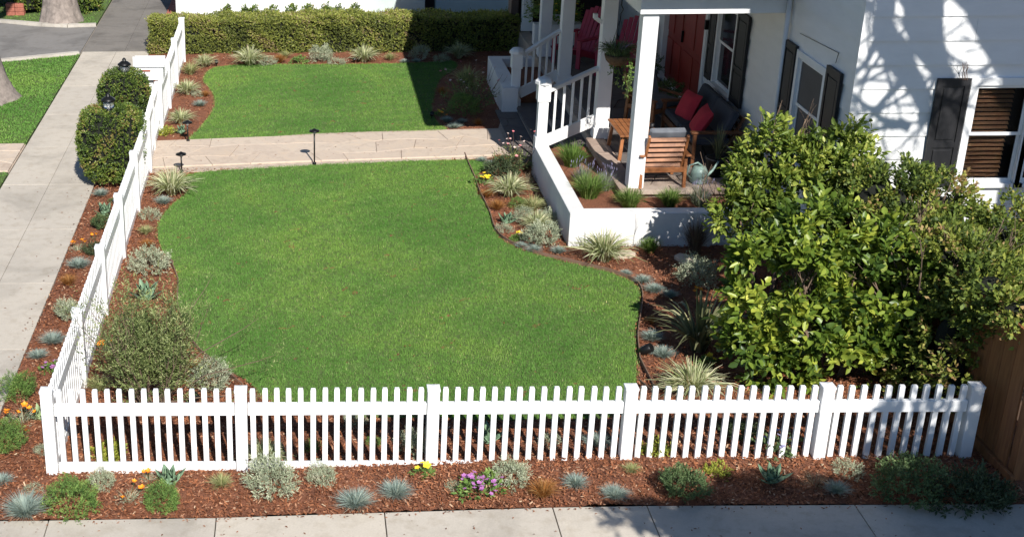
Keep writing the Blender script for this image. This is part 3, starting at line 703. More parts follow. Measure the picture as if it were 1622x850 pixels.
# plinth for stair posts
def stair_rail(pa, pb, z0a, zh_a, zh_b, zb_a, zb_b, label):
    r = empty('stair_railing', (pa[0], pa[1], z0a), 0, label, 'railing')
    def o(mb_, name, bev=.004):
        mb_.v = [(x-pa[0], y-pa[1], z-z0a) for x, y, z in mb_.v]; return mb_.build(name, M['white_paint'], r, bevel=bev)
    x, y = pa; w = .075; H = 1.06
    np_ = o(MB().box(x-w, x+w, y-w, y+w, z0a, z0a+H-.09), 'newel_post')
    cap = MB().box(x-w-.022, x+w+.022, y-w-.022, y+w+.022, z0a+H-.34, z0a+H-.08); cap.v = [(a-pa[0], b-pa[1], c-z0a) for a, b, c in cap.v]; cap.build('collar', M['white_paint'], np_, bevel=.006)
    cap = MB(); cx_ = x; w2 = w+.03
    cap.lathe([(w2*1.32, z0a+H-.075), (w2*1.30, z0a+H-.03), (w2*.95, z0a+H+.01), (w2*.3, z0a+H+.03)], 8, (x, y, 0)); cap.v = [(a-pa[0], b-pa[1], c-z0a) for a, b, c in cap.v]; cap.build('cap', M['white_paint'], np_, bevel=.003)
    bs = MB().box(x-w-.02, x+w+.02, y-w-.02, y+w+.02, z0a, z0a+.16); bs.v = [(a-pa[0], b-pa[1], c-z0a) for a, b, c in bs.v]; bs.build('base', M['white_paint'], np_, bevel=.004)
    A = Vector((x+w+.005, y, 0)); B_ = Vector((pb[0], pb[1], 0))
    o(MB().bar(A+Vector((0,0,zh_a)), B_+Vector((0,0,zh_b)), .08, .06), 'handrail')
    o(MB().bar(A+Vector((0,0,zb_a)), B_+Vector((0,0,zb_b)), .045, .19), 'bottom_rail')
    n = 5
    for k in range(n):
        t = (k+.8)/(n+.6); p = A.lerp(B_, t); zt = zh_a+(zh_b-zh_a)*t; zb = zb_a+(zb_b-zb_a)*t
        o(MB().box(p.x-.018, p.x+.018, p.y-.018, p.y+.018, zb+.08, zt-.02), 'baluster', .002)
stair_rail((6.13, 8.80), (7.06, 9.40), .50, 1.38, 1.56, .58, .72, 'nearer white stair railing, rising from the corner of the front planter wall')
stair_rail((6.27, 12.34), (7.06, 12.62), .10, 1.05, 1.42, .36, .62, 'farther white stair railing with square newel post beside the steps')

# planters
def planter(name, label, outer, inner, z, soil_z):
    p = empty(name, (outer[0][0], outer[0][1], 0), 0, label, 'planter'); ox, oy = outer[0]
    return p
pl = empty('planter', (6.04, 5.80, 0), 0, 'low white L-shaped planter wall in front of the porch', 'planter')
def plb(m, name, mat, par=pl, bev=0):
    m.v = [(x-6.04, y-5.80, z) for x, y, z in m.v]; return m.build(name, mat, par, bevel=bev)
plb(MB().prism([(6.04,5.80),(8.98,5.80),(8.98,6.0),(6.26,6.0),(6.26,8.93),(6.04,8.93)], -.05, .50), 'wall', M['stucco'], bev=.006)
plb(MB().box(6.261, 8.98, 6.001, 6.87, 0, .34).box(6.261, 6.95, 6.871, 9.25, 0, .335), 'planter_soil', M['mulch'])
pl2 = empty('planter', (6.02, 12.0, 0), 0, 'long low white planter wall beyond the steps, in the house shade', 'planter')
m = MB().prism([(6.02,12.15),(6.30,12.15),(6.30,14.3),(6.9,14.3),(6.9,14.5),(6.06,14.5),(6.03,13.0)], -.05, .50); m.v = [(x-6.02, y-12.0, z) for x, y, z in m.v]; m.build('wall', M['stucco'], pl2, bevel=.006)
m = MB().box(6.302, 7.0, 12.5, 14.299, 0, .33); m.v = [(x-6.02, y-12.0, z) for x, y, z in m.v]; m.build('planter_soil', M['mulch'], pl2)

# neighbours beyond the hedge
nb = empty('neighbour_house', (-.3, 19.5, 0), 0, 'bright white neighbouring building behind the clipped hedge', 'house')
def nbb(m, name, mat, par=nb, bev=0):
    m.v = [(x+.3, y-19.5, z) for x, y, z in m.v]; return m.build(name, mat, par, bevel=bev)
w = nbb(MB().box(-.38, 4.05, 19.5, 25, -.05, 3.0), 'wall', M['pale_wall'])
nbb(MB().box(-.5, 4.1, 19.3, 25.3, 3.0, 3.2), 'roof', M['dark_wall'])
for x in (.6, 1.6, 2.6, 3.6): nbb(MB().box(x, x+.012, 19.492, 19.499, .05, 3.0), 'siding_batten', M['pale_wall'], w)
nc = empty('neighbour_house', (4.1, 20.6, 0), 0, 'pale green neighbouring building with white railing beyond the hedge', 'house')
def ncb(m, name, mat, par=nc, bev=0):
    m.v = [(x-4.1, y-20.6, z) for x, y, z in m.v]; return m.build(name, mat, par, bevel=bev)
ncb(MB().box(4.06, 5.35, 20.3, 26, -.05, 3.0), 'wall', M['green_wall'])
ncb(MB().box(5.36, 5.62, 20.9, 26, -.05, 3.0), 'dark_recess', M['dark_wall'])
ncb(MB().box(5.63, 9.5, 20.6, 26, -.05, .72), 'porch_wall', M['green_wall'])
ncb(MB().box(5.63, 9.5, 20.55, 20.75, .721, .78), 'porch_cap', M['pale_wall'])
for k in range(26): ncb(MB().box(5.7+k*.1, 5.735+k*.1, 20.62, 20.65, .781, 1.4), 'baluster', M['pale_wall'])
ncb(MB().box(5.63, 8.4, 20.58, 20.70, 1.401, 1.46), 'handrail', M['pale_wall'])
ncb(MB().box(5.63, 9.5, 22.0, 26, .78, 3.0), 'wall', M['green_wall'])
br = MB()
be = empty('brick_edging', (3.0, 19.0, 0), 0, 'red brick edging in front of the neighbouring buildings behind the hedge', 'brick edging')
bmsh = MB().box(-.105, .105, -.05, .05, 0, .09).mesh('brick', M['brick'], bevel=.005)
def bricks(x0, y0, x1, y1, z=0):
    n = int(math.hypot(x1-x0, y1-y0)/.225)
    for k in range(n):
        o = link('brick', bmsh, be); t = (k+.5)/n; o.location = (x0+(x1-x0)*t-3, y0+(y1-y0)*t-19, z+random.uniform(-.004,.004)); o.rotation_euler = (0,0,math.atan2(y1-y0, x1-x0)+random.uniform(-.02,.02))
bricks(2.4, 19.05, 4.0, 19.1, .02); bricks(4.0, 19.9, 8.0, 20.25, .02); bricks(-.55, 19.45, -.55, 23, .08); bricks(-.72, 19.2, -.1, 19.2, .06); bricks(-.66,19.45,-.66,23,.0)
for k in range(2): bricks(-.72, 19.2, -.1, 19.2, -.03+.0*k)

# ================================================================ PLANT BUILDERS
def nrm(v): return v/np.maximum(np.linalg.norm(v, axis=1, keepdims=True), 1e-9)
def blades(n, h, reach, width, droop=.5, segs=3, r0=.15, spread=1.0, curl=0, tip=.15, tmin=.0):
    """arching blades from a common base -> V, F, tone"""
    a = rng.random(n)*2*PI; q = rng.random(n)**.6*spread
    out = np.column_stack([np.cos(a), np.sin(a), 0*a]); side = np.column_stack([-np.sin(a), np.cos(a), 0*a])
    b = out*(rng.random(n)[:,None]*r0*reach) + rng.normal(0, .02*reach+1e-4, (n, 3))*[1,1,0]
    hh = h*(.65+.5*rng.random(n))*(1-.25*q); rr = reach*q*(.7+.5*rng.random(n)); dr = droop*(.6+.8*rng.random(n))*q
    w = width*(.6+.7*rng.random(n))/2
    tw = side + rng.normal(0, .35, (n, 3)); tw = nrm(tw)
    rows = []
    for k in range(segs+1):
        t = k/segs
        z = hh*(t*(1+dr) - dr*1.6*t*t); x = rr*(t**1.25)
        c = b + out*x[:,None] + side*(curl*reach*t*t*np.sin(a*3))[:,None]; c[:,2] = np.maximum(z + b[:,2]*0, .004 if k else 0)
        ww = w*(1 if t < .5 else 1-(1-tip)*(t-.5)*2)
        rows.append(c - tw*ww[:,None]); rows.append(c + tw*ww[:,None])
    V = np.stack(rows, 1).reshape(-1, 3); m = 2*(segs+1)
    F = np.concatenate([np.arange(n)[:,None]*m + np.array([2*k, 2*k+1, 2*k+3, 2*k+2]) for k in range(segs)])
    tone = np.repeat(np.clip(tmin+rng.normal(.5, .25, n), 0, 1), m)
    return V, F, tone
def cards(c, d, n, length, width, tone, fold=0):
    """leaf quads: base, right, tip, left"""
    s = nrm(np.cross(d, n)); length = np.asarray(length).reshape(-1,1); width = np.asarray(width).reshape(-1,1)
    up = nrm(np.cross(s, d))
    if not fold:
        V = np.stack([c, c+d*length*.5+s*width/2, c+d*length, c+d*length*.5-s*width/2], 1).reshape(-1, 3)
        return V, np.arange(len(V)).reshape(-1, 4), np.repeat(tone, 4)
    t = c+d*length-up*length*.14; e = up*width*fold; ww = s*width/2
    V = np.stack([c, c+d*length*.28+ww*.92+e, c+d*length*.68+ww*.80+e*.6, t, c+d*length*.68-ww*.80+e*.6, c+d*length*.28-ww*.92+e], 1).reshape(-1, 3)
    i = np.arange(len(c))[:,None]*6
    return V, np.concatenate([i+np.array([0,1,2,3]), i+np.array([0,3,4,5])]), np.repeat(tone, 6)
def join(*parts):
    V = []; F = []; T = []; n = 0
    for v, f, t in parts: V.append(v); F.append(f+n); T.append(t); n += len(v)
    return np.vstack(V), np.vstack(F), np.concatenate(T)
def sprays(P, D, k, sl, ll, lw, tone_b, jit=.5, fold=0, tvar=.16, opp=.9):
    """sprigs starting at P along D with k leaves each"""
    N = len(P); c = []; d = []; n = []; tn = []
    for j in range(k):
        t = (j+.5)/k
        r = rng.normal(0, 1, (N, 3)); r = nrm(r - D*(r*D).sum(1, keepdims=True))
        c.append(P + D*(sl*t)[:,None]); d.append(nrm(D*(.35+.9*t) + r*opp + rng.normal(0, jit*.3, (N, 3)))); n.append(nrm(D*.6+rng.normal(0, .5, (N, 3))+[0,0,.5]))
        tn.append(np.clip(tone_b+rng.normal(0, tvar, N)+.12*(t-.5), 0, 1))
    c = np.vstack(c); d = np.vstack(d); n = np.vstack(n); M_ = len(c)
    return cards(c, d, n, ll*(.65+.6*rng.random(M_)), lw*(.7+.5*rng.random(M_)), np.concatenate(tn), fold)
def lump(D, seed, amp=.15, f=3):
    r = np.zeros(len(D)); g = np.random.default_rng(seed)
    for i in range(7):
        w = g.normal(0, f, 3); r += np.sin(D@w + g.random()*6.3)*amp/2.2
    return 1+r
def ellipsoid_pts(n, rx, ry, rz, seed=0, amp=.15, inner=.55, zmin=-.35, box=0):
    D = nrm(rng.normal(0, 1, (int(n*1.9)+20, 3))); D = D[D[:,2] > zmin][:n]
    u = inner+(1-inner)*rng.random(len(D))**.35
    R = lump(D, seed, amp)
    if box:   # squarish sheared form
        k = (np.abs(D)**box).sum(1)**(-1/box); R = R*k
    return D*(u*R)[:,None]*[rx, ry, rz], D
def shrub_mesh(name, n, rx, ry, rz, k, sl, ll, lw, mat, seed=0, amp=.15, inner=.55, zmin=-.35, up=.35, box=0, fold=0, tvar=.16, zoff=None, tw=.25):
    P, D = ellipsoid_pts(n, rx, ry, rz, seed, amp, inner, zmin, box)
    D2 = nrm(D+[0,0,up]+rng.normal(0, .35, D.shape))
    g = lump(D, seed+5, .5, 5); tb = np.clip(.45+tw*(g-1)*1.4+rng.normal(0, .1, len(P)), .05, .95)
    V, F, T = sprays(P-D2*sl*.5, D2, k, np.full(len(P), sl)*(.7+.6*rng.random(len(P))), ll, lw, tb, fold=fold, tvar=tvar)
    V = V + [0, 0, rz*.45 if zoff is None else zoff]; V[:,2] = np.maximum(V[:,2], .002+.01*rng.random(len(V)))
    return np_mesh(name, V, F, mat, T)
def dome_core(rx, ry, rz, zc, name='twigs', n=12, box=0):  # solid dark form that blocks the view through the foliage
    m = MB(); vs = []; fs = []
    for i in range(7):
        th = -.5+i*(PI/2+.5)/6.0
        for j in range(n):
            a = 2*PI*j/n; d = np.array([math.cos(th)*math.cos(a), math.cos(th)*math.sin(a), math.sin(th)])
            if box: d = d*((np.abs(d)**box).sum()**(-1/box))
            vs.append((d[0]*rx, d[1]*ry, max(0, zc+d[2]*rz)))
    for i in range(6):
        for j in range(n): fs.append((i*n+j, i*n+(j+1) % n, (i+1)*n+(j+1) % n, (i+1)*n+j))
    m.add(vs, fs); return m.mesh(name, L['core'], True)
CACHE = {}
def cached(key, nvar, make):
    k = (key, random.randrange(nvar))
    if k not in CACHE: CACHE[k] = make(k[1])
    return CACHE[k]
def flower_mesh(name, mat, r=.024, n=5, cup=.6):
    m = MB()
    for i in range(n):
        a = 2*PI*i/n; b = a+.95*2*PI/n*.5; c = a-.95*2*PI/n*.5
        m.add([(0,0,0),(r*.8*math.cos(c),r*.8*math.sin(c),r*cup*.7),(r*1.1*math.cos(a),r*1.1*math.sin(a),r*cup),(r*.8*math.cos(b),r*.8*math.sin(b),r*cup*.7)], [(0,1,2,3)])
    m.lathe([(r*.22,0),(r*.24,r*.3)], 5)
    return m.mesh(name, mat)
FL = {k: flower_mesh('flower', L[k], r, 5, c) for k, r, c in (('orange', .030, .75), ('yellow', .034, .3), ('purple', .030, .3), ('pink', .020, .5), ('blush', .019, .5), ('violet', .024, .3))}
def flowers(root, kind, pts, s=1):
    for x, y, z in pts:
        o = link('flower', FL[kind], root); o.location = (x, y, z); o.rotation_euler = (random.uniform(-.5,.3), random.uniform(-.4,.4), random.uniform(0,6)); k = s*random.uniform(.8,1.2); o.scale = (k,k,k)
def stems(pts, r=.0022, base=(0,0,0)):
    m = MB()
    for x, y, z in pts: m.tube([(base[0]+x*.25, base[1]+y*.25, 0), (x*.75, y*.75, z*.6), (x, y, z)], r, 3)
    return m
def agave_leaf(mat, seed):
    L_ = 1.0; vs = []; fs = []; ws = [.12,.19,.20,.13,.004]; N = 4
    for k in range(N+1):
        t = k/N; z = .45*t+.30*t*t; x = .85*t; w = ws[k]
        vs += [(x, -w, z+.05*w/.15), (x, 0, z-.03), (x, w, z+.05*w/.15), (x, 0, z-.075*(1-t))]
    for k in range(N):
        a, b = 4*k, 4*k+4
        fs += [(a,a+1,b+1,b), (a+1,a+2,b+2,b+1), (a+2,a+3,b+3,b+2), (a+3,a,b,b+3)]
    V = np.array(vs); F = np.array(fs)
    tone = np.clip(.35+.12*rng.normal(size=len(V))+.3*(np.abs(V[:,1]) > .08), 0, 1)
    return np_mesh('leaf', V, F, mat, tone, True)
AG = {'agave': [agave_leaf(L['agave'], i) for i in range(3)], 'agave_pale': [agave_leaf(L['agave_pale'], i) for i in range(2)]}

def b_mesh(name, mesh, loc, s, rz=None, sz=None):
    o = link(name, mesh); o.location = loc; o.rotation_euler = (0, 0, random.uniform(0, 6.28) if rz is None else rz)
    o.scale = (s, s, s if sz is None else sz); return o
def make(kind, x, y, z, r, label, fl=None):
    r *= dict(green=.98, silver=1.0, vargrass=1.15, agave=1.35, agave_pale=1.35, greengrass=1.5, phormium=1.45, gaura=1.25, petunia=1.0, shade=1.1, palegrass=1.2, lavender=1.15, fountain=1.3, dark=1.05).get(kind, 1.12)
    loc = (x, y, z-.006)
    if kind == 'fescue':
        me = cached('fescue', 4, lambda i: np_mesh('fescue', *blades(420, .78, 1.0, .022, .55, 2, .12), mat=None)) if 0 else cached('fescue', 4, lambda i: (lambda b: np_mesh('fescue_tuft', b[0], b[1], L['fescue'], b[2]))(blades(700, .80, 1.0, .020, .45, 2, .15)))
        return tag(b_mesh('fescue_tuft', me, loc, r), label, 'grass tuft', 'blue fescue tufts in the beds')
    if kind == 'carex':
        me = cached('carex', 3, lambda i: (lambda b: np_mesh('sedge_tuft', b[0], b[1], L['carex'], b[2]))(blades(420, 1.0, 1.0, .022, .55, 3, .12)))
        return tag(b_mesh('sedge_tuft', me, loc, r), label, 'grass tuft', 'bronze sedge tufts in the beds')
    if kind in ('vargrass', 'palegrass', 'greengrass', 'phormium', 'fountain'):
        pr = dict(vargrass=(380, .95, 1.0, .033, .75, 4, .12), palegrass=(260, 1.0, 1.0, .028, .6, 3, .15), greengrass=(520, 1.15, .85, .026, .45, 3, .35), phormium=(95, 1.25, 1.0, .058, .75, 5, .10), fountain=(420, 1.7, .75, .018, .35, 4, .25))[kind]
        me = cached(kind, 3, lambda i: (lambda b: np_mesh(kind, b[0], b[1], L[kind], b[2]))(blades(*pr)))
        nm = dict(vargrass='variegated_grass', palegrass='pale_grass', greengrass='green_grass_clump', phormium='flax_plant', fountain='fountain_grass')[kind]
        o = tag(b_mesh(nm, me, loc, r), label, 'plant' if kind == 'phormium' else 'ornamental grass', dict(vargrass='variegated grasses in the beds', palegrass='pale grass clumps in the beds', greengrass='green grass clumps in the planter').get(kind))
        return o
    if kind in ('silver', 'green', 'dark', 'shade', 'lime', 'silverflat'):
        pr = dict(silver=(420, .9, .85, .9, 7, .34, .16, .035, L['silver']), green=(750, .95, .85, .95, 9, .18, .10, .026, L['mound']), dark=(620, .95, .9, 1.0, 8, .2, .11, .05, L['rosemary']),
                  shade=(340, 1.05, .8, .55, 6, .34, .16, .05, L['shade']), lime=(90, .9, .8, .45, 7, .25, .24, .10, L['lime']), silverflat=(220, 1, .85, .5, 7, .3, .14, .035, L['silver']))[kind]
        me = cached(kind, 3, lambda i: shrub_mesh(kind, *pr, seed=i*3+1, amp=.22, inner=.35, zmin=-.3, up=.7))
        nm = dict(silver='silver_shrub', silverflat='silver_shrub', green='green_mound_shrub', dark='dark_round_shrub', shade='trailing_shrub', lime='lime_succulent')[kind]
        root = tag(b_mesh(nm, me, loc, r), label, 'plant' if kind == 'lime' else 'shrub', dict(silver='silver leaved shrubs in the beds', silverflat='silver leaved shrubs in the beds', green='green mound shrubs in the mulch').get(kind))
        return root
    if kind == 'lavender':
        root = empty('lavender', loc, random.uniform(0,6), label, 'shrub')
        b = blades(300, 1.25, .75, .030, .1, 2, .55); b2 = blades(120, 1.65, .85, .012, .1, 3, .5, tmin=.3)
        for nm, q in (('foliage', b), ('stems', b2)):
            V = q[0]*r; link(nm, np_mesh(nm, V, q[1], L['lav'], q[2]), root)
        k = 26; th = rng.random(k)*6.28; rr = r*(.3+.7*rng.random(k)); P = np.column_stack([np.cos(th)*rr, np.sin(th)*rr, r*(1.2+.4*rng.random(k))])
        m = MB()
        for p in P: m.tube([p, p+[0,0,.022*1], p+[0.003,0,.045]], [.001,.0035,.001], 4)
        tag(m.build('flower_spikes', L['violet'], root), kind='stuff')
        return root
    if kind in ('agave', 'agave_pale'):
        root = empty('agave', loc, random.uniform(0,6), label, 'succulent', 'agave rosettes in the mulch')
        n = 15
        for i in range(n):
            o = link('leaf', random.choice(AG[kind]), root); t = i/n
            o.rotation_euler = (0, -1.15*t+.12+random.uniform(-.08,.08), i*2.399); s = r*(1.12-.35*t)*random.uniform(.92,1.05); o.scale = (s, s, s*.9)
        return root
    if kind in ('poppy', 'gazania', 'petunia', 'violas'):
        nm = dict(poppy='poppy_plant', gazania='yellow_flower_plant', petunia='petunia', violas='viola_plant')[kind]
        root = empty(nm, loc, 0, label, 'flower', dict(poppy='orange poppies in the beds', gazania='yellow flowers in the beds').get(kind))
        if kind == 'poppy':
            q = blades(60, .75, 1.0, .02, .5, 3, .2); q2 = sprays(*(lambda PD: (PD[0], PD[1]))(ellipsoid_pts(40, .6, .6, .3, 2)), 5, np.full(40, .25), .10, .03, np.full(40, .5))
            q2 = (q2[0]+[0,0,.15], q2[1], q2[2]); q = join((q[0], q[1], q[2]), q2)
            link('foliage', np_mesh('foliage', q[0]*r, q[1], L['silver'] if random.random() < .5 else L['brown'], q[2]), root)
            n = fl or 4; col = 'orange'
        else:
            me = shrub_mesh('foliage', 70, .9*r, .8*r, .5*r, 6, .22*r, .24*r if kind != 'violas' else .2*r, .10*r, L['mound'] if kind != 'violas' else L['rosemary'], 2, .2, .3)
            link('foliage', me, root); n = fl or (3 if kind == 'gazania' else 22); col = dict(gazania='yellow', petunia='purple', violas='violet')[kind]
        th = rng.random(n)*6.28; rr = r*np.sqrt(rng.random(n))*.9; hz = r*dict(poppy=.85, gazania=.85, petunia=.62, violas=.75)[kind]
        P = [(math.cos(a)*q_, math.sin(a)*q_, max(.03, hz*(1-.25*(q_/r)**2)*random.uniform(.85,1.15))) for a, q_ in zip(th, rr)]
        stems(P).build('stem', L['stemgreen'], root); flowers(root, col, P, .75 if kind == 'petunia' else 1)
        return root
    if kind == 'gaura':
        root = empty('gaura', loc, 0, label, 'flower', 'wiry gauras with pink flowers beside the path')
        n = fl or 34; th = rng.random(n)*6.28; rr = r*(.2+.9*rng.random(n)); P = [(math.cos(a)*q_, math.sin(a)*q_, r*random.uniform(.7,1.35)) for a, q_ in zip(th, rr)]
        stems(P, .0028).build('stem', L['stembrown'], root)
        me = shrub_mesh('foliage', 150, .8*r, .8*r, .6*r, 6, .25*r, .11*r, .03*r, L['olive'], 4, .2, .2); link('foliage', me, root)
        flowers(root, 'blush', P[::2], 1.1); flowers(root, 'pink', P[1::3], 1.1)
        return root
    if kind == 'wispy':
        me = cached(kind, 2, lambda i: (lambda b: np_mesh(kind, b[0], b[1], L['brown'], b[2]))(join(blades(150, .7, 1.0, .016, .4, 3, .4), (lambda PD: sprays(PD[0]+[0,0,.2], PD[1], 4, np.full(60, .2), .1, .025, np.full(60, .6)))(ellipsoid_pts(60, .7, .7, .3, i)))))
        return tag(b_mesh('dry_plant', me, loc, r), label, 'plant')
L['stemgreen'] = mat_plain('stem_green', (.10,.15,.05), .7, .2, 20, 0); L['stembrown'] = mat_plain('stem_brown', (.16,.09,.06), .7, .2, 20, 0)

